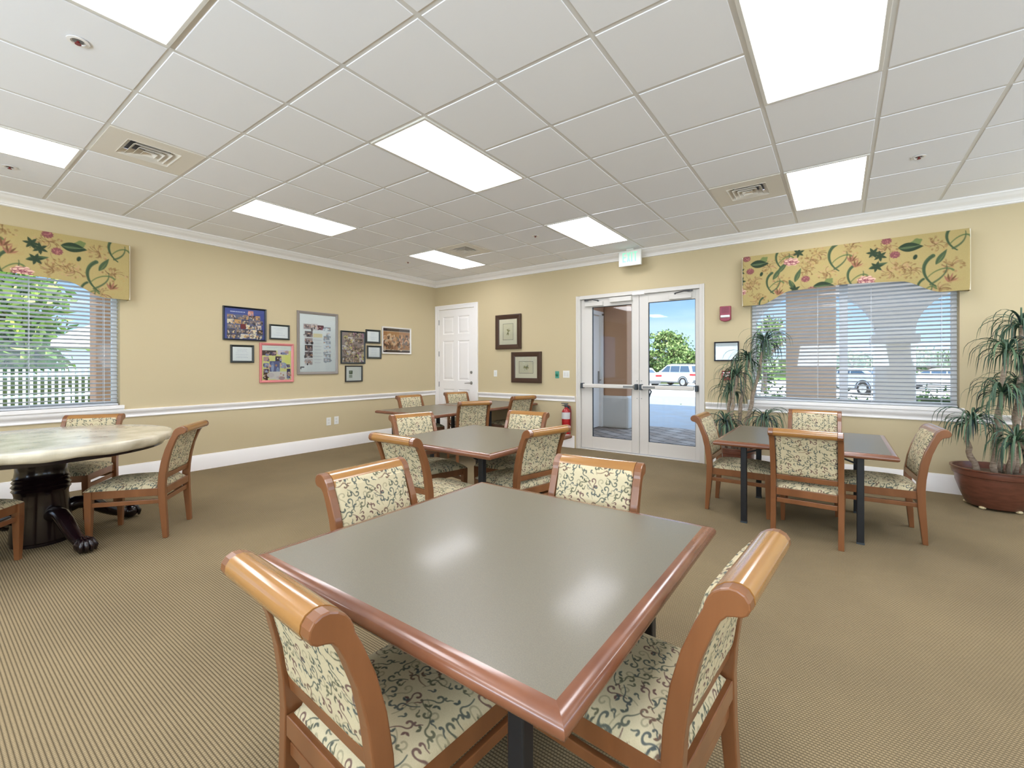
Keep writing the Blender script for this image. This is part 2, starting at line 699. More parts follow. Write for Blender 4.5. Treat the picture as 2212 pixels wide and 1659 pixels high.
for j, i in lamps:
    cx, cy = GX + (j + .5) * G, GY + (i + 1) * G
    if (j, i) not in lab:
        lb = 'ceiling light panel above the unseen part of the room behind the camera'
    else:
        lb = lab[(j, i)]
    th = thing('ceiling_light', lb, 'ceiling light', (cx, cy, ZC), 0, 'troffer lights in the tile ceiling')
    q = MB()
    hx, hy, fw_ = G / 2 - .012, G - .012, 0.022
    for (a0, a1, b0, b1) in ((-hx, -hx + fw_, -hy, hy), (hx - fw_, hx, -hy, hy), (-hx + fw_, hx - fw_, -hy, -hy + fw_), (-hx + fw_, hx - fw_, hy - fw_, hy)):
        q.box(a0, a1, b0, b1, -.006, .02)
    q.build('frame', LFRAME, th, bevel=.003)
    q = MB()
    q.box(-hx + fw_, hx - fw_, -hy + fw_, hy - fw_, .004, .008)
    q.build('diffuser', lm, th)

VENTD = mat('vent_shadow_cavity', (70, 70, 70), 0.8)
VPAN = mat('vent_panel_enamel', (228, 222, 212), 0.5)
vl = {(-3, 0): 'square four-way ceiling vent at upper left, over the left wall pictures', (3, 6): 'square ceiling vent just left of the light above the right window',
      (-3, 6): 'small-looking far ceiling vent near the corner with the white door', (5, 0): 'ceiling vent behind the camera'}
for j, i in vents:
    cx, cy = GX + (j + .5) * G, GY + (i + .5) * G
    th = thing('ceiling_vent', vl[(j, i)], 'vent', (cx, cy, ZC), 0, 'air vents in the ceiling')
    q = MB()
    h = G / 2 - .014
    k = 0.165
    for a0, a1, b0, b1 in ((-h, h, -h, -k), (-h, h, k, h), (-h, -k, -k, k), (k, h, -k, k)):
        q.box(a0, a1, b0, b1, -.001, .012)
    q.build('panel', VPAN, th)
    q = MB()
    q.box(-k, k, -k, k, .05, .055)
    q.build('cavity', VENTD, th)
    for n_, (r0, r1) in enumerate(((.165, .128), (.122, .088), (.082, .05), (.044, 0.004))):
        q = MB()
        z0, z1 = -.004 - .003 * n_, .03
        th2 = 0.002
        A = [(-r0, -r0), (r0, -r0), (r0, r0), (-r0, r0)]
        B = [(-r1, -r1), (r1, -r1), (r1, r1), (-r1, r1)]
        vs = [(x, y, z0) for x, y in A] + [(x, y, z1) for x, y in B] + [(x, y, z0 + .003) for x, y in A] + [(x * .98, y * .98, z1 + .003) for x, y in B]
        fs = []
        for s_ in range(4):
            s2 = (s_ + 1) % 4
            fs += [(s_, s2, s2 + 4, s_ + 4), (s_ + 8, s2 + 8, s2 + 12, s_ + 12), (s_, s2, s2 + 8, s_ + 8)]
        q.add(vs, fs)
        q.build('louver', VPAN, th)
SPK = mat('sprinkler_red', (120, 30, 30), 0.4)
sl = ['round recessed fire sprinkler with red dot at upper left of the ceiling', 'small recessed sprinkler at the far left edge of the ceiling',
      'small recessed sprinkler left of the light by the exit sign', 'small recessed sprinkler near the far corner, left of the farthest light',
      'recessed sprinkler right of the light above the right window']
for n_, (j, i) in enumerate([(-1, -1), (-5, -1), (-1, 6), (-5, 6), (5, 6)]):
    th = thing('fire_sprinkler', sl[n_], 'sprinkler', (GX + (j + .5) * G, GY + (i + .5) * G, ZC - .002), 0, 'recessed ceiling sprinklers')
    q = MB()
    q.lathe([(.045, 0), (.045, -.003), (.03, -.004), (.028, 0.002)], cap=False, seg=24)
    q.build('escutcheon', WHITE, th, smooth=True)
    q = MB()
    q.lathe([(.022, -.001), (.022, 0.0)], seg=24)
    q.build('cup', mat('sprinkler_cup', (120, 118, 116), .6), th)
    q = MB()
    q.lathe([(.006, 0), (.006, -.012), (.013, -.013), (.013, -.016)], seg=12)
    q.build('head', SPK, th)

# ------------------------------------------------------------------ mouldings


def run_x(name, prof, x0, x1, mtl, k=True, smooth=False):
    """moulding on the door wall; prof = (out from wall, z)"""
    q = MB()
    q.prism([(YD - p[0], p[1]) for p in prof], x0, x1, 'x')
    o_ = q.build(name, mtl, smooth=smooth)
    return struct(o_)


def run_y(name, prof, y0, y1, mtl, smooth=False):
    q = MB()
    q.prism([(XL + p[0], p[1]) for p in prof], y0, y1, 'y')
    return struct(q.build(name, mtl, smooth=smooth))


CROWN = [(0, ZC + .01), (.115, ZC + .01), (.115, ZC - .012), (.108, ZC - .016), (.100, ZC - .022), (.092, ZC - .034), (.078, ZC - .046), (.058, ZC - .056), (.042, ZC - .066),
         (.033, ZC - .080), (.031, ZC - .088), (.022, ZC - .090), (.020, ZC - .104), (.012, ZC - .108), (0, ZC - .110)]
run_x('trim_1', CROWN, XL, XR, WHITE, smooth=True)
run_y('trim_2', CROWN, YB, YD, WHITE, smooth=True)
BASE = [(0, 0), (.017, 0), (.017, .150), (.013, .158), (.013, .170), (.008, .178), (.006, .190), (0, .192)]
run_x('baseboard_door_side', BASE, -5.40, -3.40, WHITE, smooth=True)
run_x('baseboard_window_side', BASE, -1.42, XR, WHITE, smooth=True)
run_y('baseboard_left', BASE, YB, YD, WHITE, smooth=True)
RAIL = [(0, .735), (.012, .735), (.014, .745), (.010, .750), (.010, .772), (.018, .782), (.030, .800), (.034, .812), (.034, .822), (.028, .826), (0, .826)]
run_x('trim_3', RAIL, -5.40, -3.385, WHITE, smooth=True)
run_x('trim_4', RAIL, -1.435, XR, WHITE, smooth=True)
run_y('trim_5', RAIL, YB, YD - .0, WHITE, smooth=True)

# ------------------------------------------------------------------ windows, sills, blinds
VINYL = mat('white_vinyl', (225, 228, 232), 0.4)
SLAT = mat('blind_slat', (214, 217, 222), 0.45, spec=0.4)


def make_window(n, along, a0, a1, z0, z1, base):
    """along 'x' on door wall, 'y' on left wall"""
    def B(q, u0, u1, o0, o1, zz0, zz1):
        if along == 'x':
            q.box(u0, u1, YD + o0, YD + o1, zz0, zz1)
        else:
            q.box(XL - o1, XL - o0, u0, u1, zz0, zz1)
    q = MB()
    f = .045
    for (u0, u1, s0, s1) in ((a0, a1, z1 - f, z1), (a0, a1, z0, z0 + f), (a0, a0 + f, z0 + f, z1 - f), (a1 - f, a1, z0 + f, z1 - f), ((a0 + a1) / 2 - .04, (a0 + a1) / 2 + .04, z0 + f, z1 - f)):
        B(q, u0, u1, .12, .17, s0, s1)
    wn = struct(q.build('window_%d' % n, VINYL, bevel=.004))
    q = MB()
    B(q, a0 + f, a1 - f, .144, .148, z0 + f, z1 - f)
    q.build('glass', GLASS, wn)
    q = MB()   # sill board and apron
    B(q, a0 - .0, a1 + .0, -.0, .12, z0 - .02, z0)
    B(q, a0 - .03, a1 + .03, -.045, .0, z0 - .035, z0 + .004)
    B(q, a0 - .03, a1 + .03, -.030, .0, z0 - .055, z0 - .035)
    q.build('window_sill', WHITE, wn, bevel=.004)
    return wn


def make_blind(along, a0, a1, z0, z1, label):
    th = thing('window_blind', label, 'window blind', (0, 0, 0), 0, 'horizontal slat blinds')
    O = .045      # slat centre depth inside the recess

    def XY(u, o):
        return (u, YD + o) if along == 'x' else (XL - o, u)
    q = MB()
    z = z0 + .035
    tl = math.radians(17)
    while z < z1 - .04:
        n_ = 5
        vs = []
        for u in (a0 + .012, a1 - .012):
            for k in range(n_):
                s = (k / (n_ - 1) - .5) * .050
                arch = .0022 * (1 - (2 * k / (n_ - 1) - 1) ** 2)
                oo = O + s * math.cos(tl)
                zz = z - s * math.sin(tl) + arch
                for dz in (0, .0018):
                    x, y = XY(u, oo)
                    vs.append((x, y, zz + dz))
        fs = []
        m_ = 2 * n_
        for k in range(n_ - 1):
            a = 2 * k
            fs.append((a, a + 2, m_ + a + 2, m_ + a))
            fs.append((a + 1, m_ + a + 1, m_ + a + 3, a + 3))
        fs.append((0, m_, m_ + 1, 1))
        fs.append((m_ - 2, m_ - 1, 2 * m_ - 1, 2 * m_ - 2))
        q.add(vs, fs)
        z += .0432
    q.build('slats', SLAT, th)
    q = MB()
    for u0, u1, o0, o1, s0, s1 in ((a0 + .01, a1 - .01, O - .022, O + .022, z0 + .004, z0 + .022),):
        x0, y0 = XY(u0, o0)
        x1, y1 = XY(u1, o1)
        q.box(min(x0, x1), max(x0, x1), min(y0, y1), max(y0, y1), s0, s1)
    q.build('bottom_rail', SLAT, th, bevel=.004)
    q = MB()
    x0, y0 = XY(a0 + .01, O - .028)
    x1, y1 = XY(a1 - .01, O + .028)
    q.box(min(x0, x1), max(x0, x1), min(y0, y1), max(y0, y1), z1 - .045, z1 - .003)
    q.build('headrail', SLAT, th, bevel=.003)
    L_ = a1 - a0
    for u in (a0 + .13, a0 + L_ * .37, a0 + L_ * .63, a1 - .13):
        q = MB()
        for o_ in (O - .027, O + .027):
            x, y = XY(u, o_)
            q.box(x - .0015, x + .0015, y - .0015, y + .0015, z0 + .02, z1 - .045)
        q.build('ladder_cord', SLAT, th)
    return th


make_window(1, 'y', WL[0], WL[1], WL[2], WL[3], 0)
make_window(2, 'x', WR[0], WR[1], WR[2], WR[3], 0)
make_blind('y', *WL, 'pale slat blind in the left window, above the round table')
make_blind('x', *WR, 'white slat blind in the right window, behind the two tall plants')

# ------------------------------------------------------------------ valances with botanical print
G1, G2, G3 = (76, 92, 66), (104, 114, 74), (52, 66, 50)
MAUVE, BROWN, BEIGE = (128, 76, 80), (108, 80, 56), (150, 124, 84)


def curve(p0, p1, p2, p3, n=14):
    t_ = np.linspace(0, 1, n)[:, None]
    p0, p1, p2, p3 = map(np.array, (p0, p1, p2, p3))
    return (1 - t_) ** 3 * p0 + 3 * (1 - t_) ** 2 * t_ * p1 + 3 * (1 - t_) * t_ ** 2 * p2 + t_ ** 3 * p3


def valance_canvas(shift):
    C = Canvas(2.30, .66, .0035, (172, 154, 104))

    def pos(x, y):
        top = 320 - 260 * (x - 80) / 2080
        h = 450 + 125 * (x - 80) / 2080
        return (x - 80) / 2080 * 2.02 + .08 + shift, (y - top) / h * .61
    for x, y in ((270, 540), (930, 280), (1680, 410), (1020, 450), (430, 400), (1950, 200), (1250, 210), (560, 530), (2080, 400), (300, 700), (860, 330), (1590, 450), (1760, 440), (220, 590), (1130, 560), (820, 430), (1980, 620), (1560, 220), (620, 300)):
        a, b_ = pos(x, y)
        for k in range(34):
            an, rr = rng.uniform(0, 6.28), rng.uniform(.01, .085)
            C.blob(a + rr * math.cos(an) * 1.3, b_ + rr * math.sin(an), rng.uniform(.008, .016), rng.uniform(.006, .012), an, rng.choice([BEIGE, (176, 150, 98), (134, 106, 70), (182, 148, 112)]), .7, .15, 5)
        for k in range(7):
            an = rng.uniform(0, 6.28)
            C.stroke(curve((a, b_), (a + .03 * math.cos(an), b_ + .03 * math.sin(an)), (a + .06 * math.cos(an + .4), b_ + .06 * math.sin(an + .4)), (a + .085 * math.cos(an + .8), b_ + .07 * math.sin(an + .8)), 7), .004, .005, BROWN, .7)
    # S stems
    for x, y, s in ((530, 330, 1), (430, 560, 1), (1070, 320, 1.2), (1240, 500, 1), (1890, 460, 1.25), (2060, 150, 1), (340, 760, .7), (1830, 620, .8)):
        a, b_ = pos(x, y)
        C.stroke(curve((a + .03 * s, b_ - .13 * s), (a - .06 * s, b_ - .07 * s), (a - .03 * s, b_ + .06 * s), (a + .05 * s, b_ + .12 * s), 18), .030 * s, .011, G1)
        C.stroke(curve((a + .03 * s, b_ - .13 * s), (a - .055 * s, b_ - .065 * s), (a - .03 * s, b_ + .06 * s), (a + .05 * s, b_ + .12 * s), 18), .006, .003, G3, .7)
        C.stroke(curve((a, b_ + .05), (a + .05, b_ - .02), (a + .12 * s, b_ - .05), (a + .15 * s, b_ + .0), 12), .009, .018, G2)
        C.stroke(curve((a + .02, b_ + .1 * s), (a + .10 * s, b_ + .06), (a + .12 * s, b_ + .0), (a + .11 * s, b_ - .06), 12), .020, .006, G1, .85)
    for x, y, an in ((470, 520, -1.0), (1950, 390, -1.05), (520, 460, -.9), (640, 520, 1.1), (700, 540, -1.2), (1400, 420, -.3)):
        a, b_ = pos(x, y)
        C.leaf(a, b_, .17, .050, an, G1)
        C.leaf(a + .01, b_ - .004, .12, .012, an, G2, .8)
    for x, y in ((320, 370), (1750, 215), (985, 570)):
        a, b_ = pos(x, y)
        C.blob(a + .045, b_ - .035, .05, .035, -.6, (112, 124, 78), 1, .1, 5)
        C.leaf(a - .095, b_ + .0, .20, .095, .06, G3)
        C.leaf(a - .085, b_ + .012, .15, .03, -.05, G1)
        C.stroke(curve((a - .09, b_), (a - .03, b_ + .02), (a + .03, b_ + .01), (a + .1, b_ - .01), 8), .003, .003, (150, 160, 110), .8)
    for x, y in ((740, 265), (100, 450), (1440, 270), (1470, 400), (700, 610), (110, 540), (1500, 300)):
        a, b_ = pos(x, y)
        for k in range(6):
            an = k * 1.05 + x
            C.leaf(a, b_, .062, .026, an, G3, .95)
        C.stroke(curve((a, b_ - .03), (a + .01, b_), (a, b_ + .03), (a - .01, b_ + .05), 6), .003, .003, G3)
    for x, y in ((220, 445), (1625, 290), (810, 510), (180, 330), (1555, 160), (870, 612)):
        a, b_ = pos(x, y)
        C.blob(a, b_, .042, .036, 0, MAUVE, .9, .08, 11)
        for k in range(30):
            an, rr = rng.uniform(0, 6.28), rng.uniform(0, .034)
            C.blob(a + rr * math.cos(an), b_ + rr * math.sin(an), .004, .004, 0, rng.choice([(190, 130, 118), (122, 70, 80)]), .8)
        C.stroke(curve((a - .04, b_ + .01), (a - .06, b_ + .05), (a - .03, b_ + .08), (a - .01, b_ + .1), 6), .003, .003, BROWN, .6)
    for x, y in ((665, 350), (1380, 525), (95, 640)):
        a, b_ = pos(x, y)
        C.blob(a, b_, .075, .045, .05, (214, 176, 158), 1, .12, 7)
        for k, (dx, dy, r_) in enumerate(((-.04, -.01, .03), (.0, -.018, .032), (.038, -.008, .03), (-.018, .014, .034), (.022, .016, .032), (-.055, .012, .02), (.0, .0, .02), (.058, .012, .02))):
            th_ = np.linspace(rng.uniform(0, 1), 5.2, 14)
            C.stroke(np.stack([a + dx + r_ * np.cos(th_), b_ + dy + r_ * .62 * np.sin(th_)], 1), .006, .004, (126, 62, 78))
    for x, y in ((1240, 330), (2050, 530), (520, 640), (1280, 380)):
        a, b_ = pos(x, y)
        for k in range(5):
            an = -1.0 - .38 * k + .5
            C.leaf(a, b_ + .03, .1 - .008 * abs(k - 2), .018, an, BROWN if k % 2 else (150, 104, 84))
        for k in range(5):
            an = -.3 + .3 * k
            C.stroke(curve((a, b_ + .03), (a + .04 * math.cos(an), b_ + .03 - .02), (a + .08 * math.cos(an), b_ + .02), (a + .11 * math.cos(an), b_ + .05 * math.sin(an)), 7), .004, .002, (170, 140, 96), .8)
    for x, y in ((345, 468), (1790, 315)):
        a, b_ = pos(x, y)
        C.blob(a, b_, .016, .026, .3, G3)
    C.a += nrng.normal(0, 2.0, C.a.shape[:2])[..., None]
    return C


VALM = print_mat('botanical_print_cloth', 0.85, 0.15, bump=(500, 0.2, 0.001))


def val_bottom(s):
    """s 0..1 along the width: lower at both ends, raised middle"""
    d = min(s, 1 - s)
    if d < .10:
        k = 0
    elif d > .26:
        k = 1
    else:
        x_ = (d - .10) / .16
        k = x_ * x_ * (3 - 2 * x_)
    return 2.055 + .14 * k + (.02 * math.sin(math.pi * (d - .26) / .48) if d > .26 else 0)


def make_valance(along, a0, a1, label, shift, flip):
    th = thing('window_valance', label, 'valance', (0, 0, 0), 0, 'padded floral cornice valances')
    C = valance_canvas(shift)
    ret = .125
    W = a1 - a0
    nx = int((W + 2 * ret) / .0045)
    ny = int(.61 / .0045)
    P = np.zeros((ny, nx, 3))
    SS = np.linspace(0, W + 2 * ret, nx)
    for i, s in enumerate(SS):
        r = .018    # rounded padded corners
        if s < ret:
            u, o_ = 0.0, s
        elif s > ret + W:
            u, o_ = W, ret - (s - ret - W)
        else:
            u, o_ = s - ret, ret
        if ret < s < ret + W:
            e_ = min(u, W - u)
            if e_ < r:
                o_ = ret - r + math.sqrt(max(r * r - (r - e_) ** 2, 0))
            bot = val_bottom(u / W)
        else:
            bot = val_bottom(0)
            o_ = min(o_, ret - r)
        for j in range(ny):
            tt = j / (ny - 1)
            z = 2.665 - (2.665 - bot) * tt
            pad = .006 * (1 - abs(2 * tt - 1) ** 6)
            oo = o_ + (pad if ret < s < ret + W else 0)
            P[j, i] = (a0 + u, YD - oo, z) if along == 'x' else (XL + oo, a0 + u, z)
    sx_ = SS if not flip else (W + 2 * ret - SS)
    X, Y = np.meshgrid(sx_, np.linspace(0, 1, ny))
    Z = 2.665 - P[..., 2]
    grid_mesh('cover', P, C.sample(X, Z), VALM, th)
    # board behind and on top
    q = MB()
    poly = [(0, 2.66)] + [(W * k / 60, val_bottom(k / 60) + .002) for k in range(61)] + [(W, 2.66)]
    q2 = MB()
    if along == 'x':
        q.prism([(a0 + p[0], p[1]) for p in poly], YD - ret + .012, YD - ret + .002, 'y')
        q2.box(a0 + .004, a1 - .004, YD - ret + .012, YD - .001, 2.645, 2.664)
    else:
        q.prism([(a0 + p[0], p[1]) for p in poly], XL + ret - .012, XL + ret - .002, 'x')
        q2.box(XL + .001, XL + ret - .012, a0 + .004, a1 - .004, 2.645, 2.664)
    q.build('backing_board', mat('valance_lining', (225, 218, 200), .8), th)
    q2.build('top_board', mat('valance_lining', (225, 218, 200), .8), th)
    return th


make_valance('x', -.975, 1.05, 'yellow floral padded valance over the right window', 0, False)
make_valance('y', -.52, 1.515, 'yellow floral padded valance over the left window, cut by the left edge', 0, False)

# ------------------------------------------------------------------ six panel corner door
q = MB()
cx0, cx1, ct = -6.525, -5.415, 2.50
for a0, a1, z0, z1 in ((cx0, cx0 + .095, 0, ct), (cx1 - .085, cx1, 0, ct), (cx0 + .095, cx1 - .085, ct - .085, ct)):
    q.box(a0, a1, YD - .022, YD, z0, z1)
for a0, a1, z0, z1 in ((cx0, cx0 + .03, 0, ct), (cx1 - .03, cx1, 0, ct), (cx0 + .03, cx1 - .03, ct - .03, ct)):
    q.box(a0, a1, YD - .030, YD - .022, z0, z1)
door1 = struct(q.build('door_1', WHITE, bevel=.003))
sx0, sx1, sz1 = -6.425, -5.505, 2.408
q = MB()
yf = YD - .014
xs = [sx0, sx0 + .115, (sx0 + sx1) / 2 - .055, (sx0 + sx1) / 2 + .055, sx1 - .115, sx1]
zs = [.008, .24, .86, 1.03, 1.80, 1.93, 2.27, sz1]
for i in range(5):
    for k in range(7):
        panel = i in (1, 3) and k in (1, 3, 5)
        if not panel:
            q.box(xs[i], xs[i + 1], yf, YD - .001, zs[k], zs[k + 1])
        else:
            x0, x1, z0, z1 = xs[i], xs[i + 1], zs[k], zs[k + 1]
            lv = [(0, yf), (.012, yf + .010), (.03, yf + .010), (.05, yf + .003)]
            vs = []
            for d_, y in lv:
                vs += [(x0 + d_, y, z0 + d_), (x1 - d_, y, z0 + d_), (x1 - d_, y, z1 - d_), (x0 + d_, y, z1 - d_)]
            fs = []
            for l in range(3):
                for s in range(4):
                    s2 = (s + 1) % 4
                    fs.append((l * 4 + s, l * 4 + s2, l * 4 + 4 + s2, l * 4 + 4 + s))
            fs.append((12, 13, 14, 15))
            q.add(vs, fs)
q.build('door_panel', WHITE, door1)
for z in (.25, 1.17, 2.18) if False else (.95, 1.55, 2.17):
    q = MB()
    q.box(sx0 - .012, sx0 + .010, yf - .004, yf + .001, z - .05, z + .05)
    q.tube([(sx0 - .001, yf - .006, z - .05), (sx0 - .001, yf - .006, z + .05)], .006, 8)
    q.build('hinge', STEEL, door1)
q = MB()
q.lathe([(.030, yf - .001), (.030, yf - .008), (.024, yf - .012)], sx1 - .065, .99, 20, 'y')
q.tube([(sx1 - .065, yf - .01, .99), (sx1 - .065, yf - .05, .99), (sx1 - .09, yf - .055, .99), (sx1 - .19, yf - .052, .985)], [.010, .010, .009, .007], 10)
q.build('lever_handle', STEEL, door1, smooth=True)
q = MB()
q.lathe([(.028, yf - .001), (.026, yf - .014), (.012, yf - .016), (.012, yf - .02)], sx1 - .065, 1.19, 20, 'y')
q.build('deadbolt', STEEL, door1, smooth=True)

# ------------------------------------------------------------------ glazed double door
ALU = mat('white_painted_aluminium', (214, 210, 204), 0.4, spec=0.4)
q = MB()
x0, x1, _, zt = DD
q.box(x0, x0 + .055, YD - .0, YD + .15, 0, zt)
q.box(x1 - .055, x1, YD - .0, YD + .15, 0, zt)
q.box(x0 + .055, x1 - .055, YD - .0, YD + .15, zt - .055, zt)
q.box(x0 - .012, x0 + .012, YD - .012, YD, 0, zt + .0)
q.box(x1 - .012, x1 + .012, YD - .012, YD, 0, zt + .0)
q.box(x0 + .055, x1 - .055, YD + .0, YD + .15, 0.0, .012)
door2 = struct(q.build('door_2', ALU, bevel=.003))
yl0, yl1 = YD + .045, YD + .09        # leaf thickness
mid = -2.36


def leaf(xa, xb, ga, gb, hinge, n_):
    L_ = MB()
    zb_, ztop = .02, zt - .058
    for a0, a1, b0, b1 in ((xa, ga, zb_, ztop), (gb, xb, zb_, ztop), (ga, gb, zb_, .205), (ga, gb, 2.225, ztop)):
        L_.box(a0, a1, yl0, yl1, b0, b1)
    lf = L_.build('door_leaf', ALU, door2, bevel=.003)
    L_ = MB()
    L_.box(ga, gb, yl0 + .02, yl0 + .026, .205, 2.225)
    L_.build('glass', GLASS, lf)
    L_ = MB()
    gk = mat('black_gasket', (40, 44, 50), .6)
    for a0, a1, b0, b1 in ((ga, ga + .006, .205, 2.225), (gb - .006, gb, .205, 2.225), (ga, gb, .205, .211), (ga, gb, 2.219, 2.225)):
        L_.box(a0, a1, yl0 + .008, yl0 + .035, b0, b1)
    L_.build('gasket', gk, lf)
    # push bar
    L_ = MB()
    zb2 = 1.0
    ya = yl0 - .055
    L_.box(xa + .03, xb - .06, ya - .012, ya + .022, zb2 - .030, zb2 + .030)
    L_.build('push_bar', ALU, lf, bevel=.012)
    for xx in (xa + .02, xb - .045) if hinge == 'l' else (xa + .02, xb - .05):
        L_ = MB()
        L_.box(xx, xx + .035, ya - .022, yl0, zb2 - .042, zb2 + .042)
        L_.build('bar_end_bracket', DARKG, lf, bevel=.006)
    L_ = MB()
    if hinge == 'l':
        L_.box(xb - .22, xb - .06, ya - .0135, ya - .012, zb2 - .015, zb2 + .015)
    else:
        L_.box(xa + .07, xa + .25, ya - .0135, ya - .012, zb2 - .015, zb2 + .015)
    L_.build('bar_label', mat('grey_label', (130, 132, 132), .4), lf)
    # closer
    L_ = MB()
    cxa = xa + .08 if hinge == 'l' else xb - .40
    L_.box(cxa, cxa + .30, yl0 - .055, yl0 - .0, 2.235, 2.30)
    cl = L_.build('door_closer', ALU, lf, bevel=.006)
    L_ = MB()
    ex = cxa + (.22 if hinge == 'l' else .08)
    hx = cxa + (.02 if hinge == 'l' else .28)
    L_.tube([(ex, yl0 - .03, 2.30), (ex, yl0 - .03, 2.318)], .014, 10)
    L_.tube([(ex, yl0 - .03, 2.318), ((ex + hx) / 2 + .05, yl0 - .13, 2.325), (hx, YD + .01, 2.335)], .009, 8)
    L_.box(hx - .03, hx + .03, YD - .0, YD + .03, 2.325, 2.345)
    L_.build('closer_arm', mat('dark_arm', (74, 76, 80), .4), lf)
    L_ = MB()
    sxx = xb - .03 if hinge == 'l' else xa + .03
    for z in (.83, 1.09):
        L_.tube([(sxx - .0, yl0 - .004, z), (sxx, yl0 + .01, z)], .007, 10)
    L_.build('through_bolt', STEEL, lf)
    return lf


l1 = leaf(-3.300, mid - .003, -3.115, -2.475, 'l', 1)
l2 = leaf(mid + .003, -1.518, -2.225, -1.575, 'r', 2)
q = MB()
q.box(-2.80, -2.46, yl0 - .06, yl0, 2.27, 2.34)
q.build('magnetic_lock', ALU, door2, bevel=.005)
q = MB()
q.box(mid - .09, mid + .09, yl0 - .05, yl0, 2.345, 2.385)
q.build('strike_box', WHITE, door2, bevel=.004)
q = MB()
q.tube([(mid + .10, yl1, 1.02), (mid + .10, yl1 + .05, 1.0), (mid + .13, yl1 + .09, .93), (mid + .10, yl1 + .05, .82), (mid + .10, yl1, .80)], .011, 10)
q.build('pull_handle', DARKG, l2, smooth=True)

# ------------------------------------------------------------------ wall pieces
EXM = mat('exit_sign_white', (226, 226, 220), 0.4)
EXG = mat('exit_green_letters', (150, 228, 190), 0.4, emit=((140, 235, 190), .35))
th = thing('exit_sign', 'white EXIT sign with green letters hung above the glass doors', 'exit sign', (-2.40, YD - .20, 0), 0)
q = MB()
q.box(-.165, .165, -.02, .02, 2.735, 2.955)
q.build('housing', EXM, th, bevel=.006)
q = MB()
q.box(-.05, .05, -.02, .03, 2.955, ZC - .003)
q.build('canopy', EXM, th)
q = MB()
for ch, ox in (('E', -.105), ('X', -.042), ('I', .022), ('T', .056)):
    z0, z1, s = 2.79, 2.925, .017
    y0, y1 = -.0235, -.0202
    if ch == 'E':
        q.box(ox, ox + s, y0, y1, z0, z1)
        for zz in (z0, (z0 + z1) / 2 - s / 2, z1 - s):
            q.box(ox + s, ox + .048, y0, y1, zz, zz + s)
    elif ch == 'X':
        for sg in (1, -1):
            a, b_ = (ox, ox + .052 - s) if sg > 0 else (ox + .052 - s, ox)
            q.prism([(a, z0), (a + s, z0), (b_ + s, z1), (b_, z1)], y0 + .0003 * (sg > 0), y1, 'y')
    elif ch == 'I':
        q.box(ox, ox + s, y0, y1, z0, z1)
    else:
        q.box(ox, ox + .054, y0, y1, z1 - s, z1)
        q.box(ox + .0185, ox + .0355, y0, y1, z0, z1 - s)
q.build('lettering', EXG, th)

REDM = mat('fire_red_plastic', (140, 24, 58), 0.35, coat=.3)
th = thing('fire_alarm_strobe', 'dark red fire alarm strobe on the wall right of the glass doors', 'fire alarm', (-1.185, YD, 1.98), 0)
q = MB()
q.prism([(-.065, .10), (.065, .10), (.065, -.07), (.045, -.088), (.015, -.096), (-.015, -.096), (-.045, -.088), (-.065, -.07)], -.05, 0, 'y')
q.build('body', REDM, th, bevel=.006)
q = MB()
q.box(-.055, .055, -.066, -.049, -.048, -.015)
q.build('strobe_lens', mat('strobe_lens', (225, 225, 225), .15), th, bevel=.008)
q = MB()
for k in range(5):
    q.box(-.045, .045, -.0515, -.0498, .015 + k * .015, .020 + k * .015)
q.build('sounder_slots', mat('dark_maroon', (84, 12, 40), .5), th)
th = thing('fire_alarm_pull_station', 'small red fire alarm pull station half hidden by the left plant', 'fire alarm', (-1.175, YD, 1.18), 0)
q = MB()
q.box(-.057, .057, -.035, 0, -.06, .065)
q.build('body', mat('pull_red', (150, 42, 44), .4), th, bevel=.005)
q = MB()
q.box(-.04, .04, -.040, -.034, .032, .045)
q.box(-.042, .042, -.046, -.034, .0, .018)
q.box(-.01, .01, -.046, -.034, -.015, .0)
q.build('handle', WHITE, th)


def plate(name, label, cat, axis, a, z, wd, ht, kind, group=None):
    th = thing(name, label, cat, (0, 0, 0), 0, group)

    def B(q, u0, u1, o0, o1, z0, z1):
        if axis == 'x':
            q.box(u0, u1, YD - o1, YD - o0, z0, z1)
        else:
            q.box(XL + o0, XL + o1, u0, u1, z0, z1)
    q = MB()
    B(q, a - wd / 2, a + wd / 2, 0, .006, z - ht / 2, z + ht / 2)
    q.build('cover_plate', mat('switch_white', (228, 228, 224), .35), th, bevel=.002)
    if kind == 'outlet':
        for dz in (-.024, .024):
            q = MB()
            B(q, a - .016, a + .016, .006, .009, z + dz - .013, z + dz + .013)
            q.build('socket', mat('socket_white', (214, 214, 210), .4), th, bevel=.002)
    else:
        n_ = 2 if wd > .1 else 1
        for k in range(n_):
            u = a + (k - (n_ - 1) / 2) * .046
            q = MB()
            B(q, u - .016, u + .016, .006, .011, z - .032, z + .032)
            q.build('rocker', mat('socket_white', (214, 214, 210), .4), th, bevel=.002)
    return th


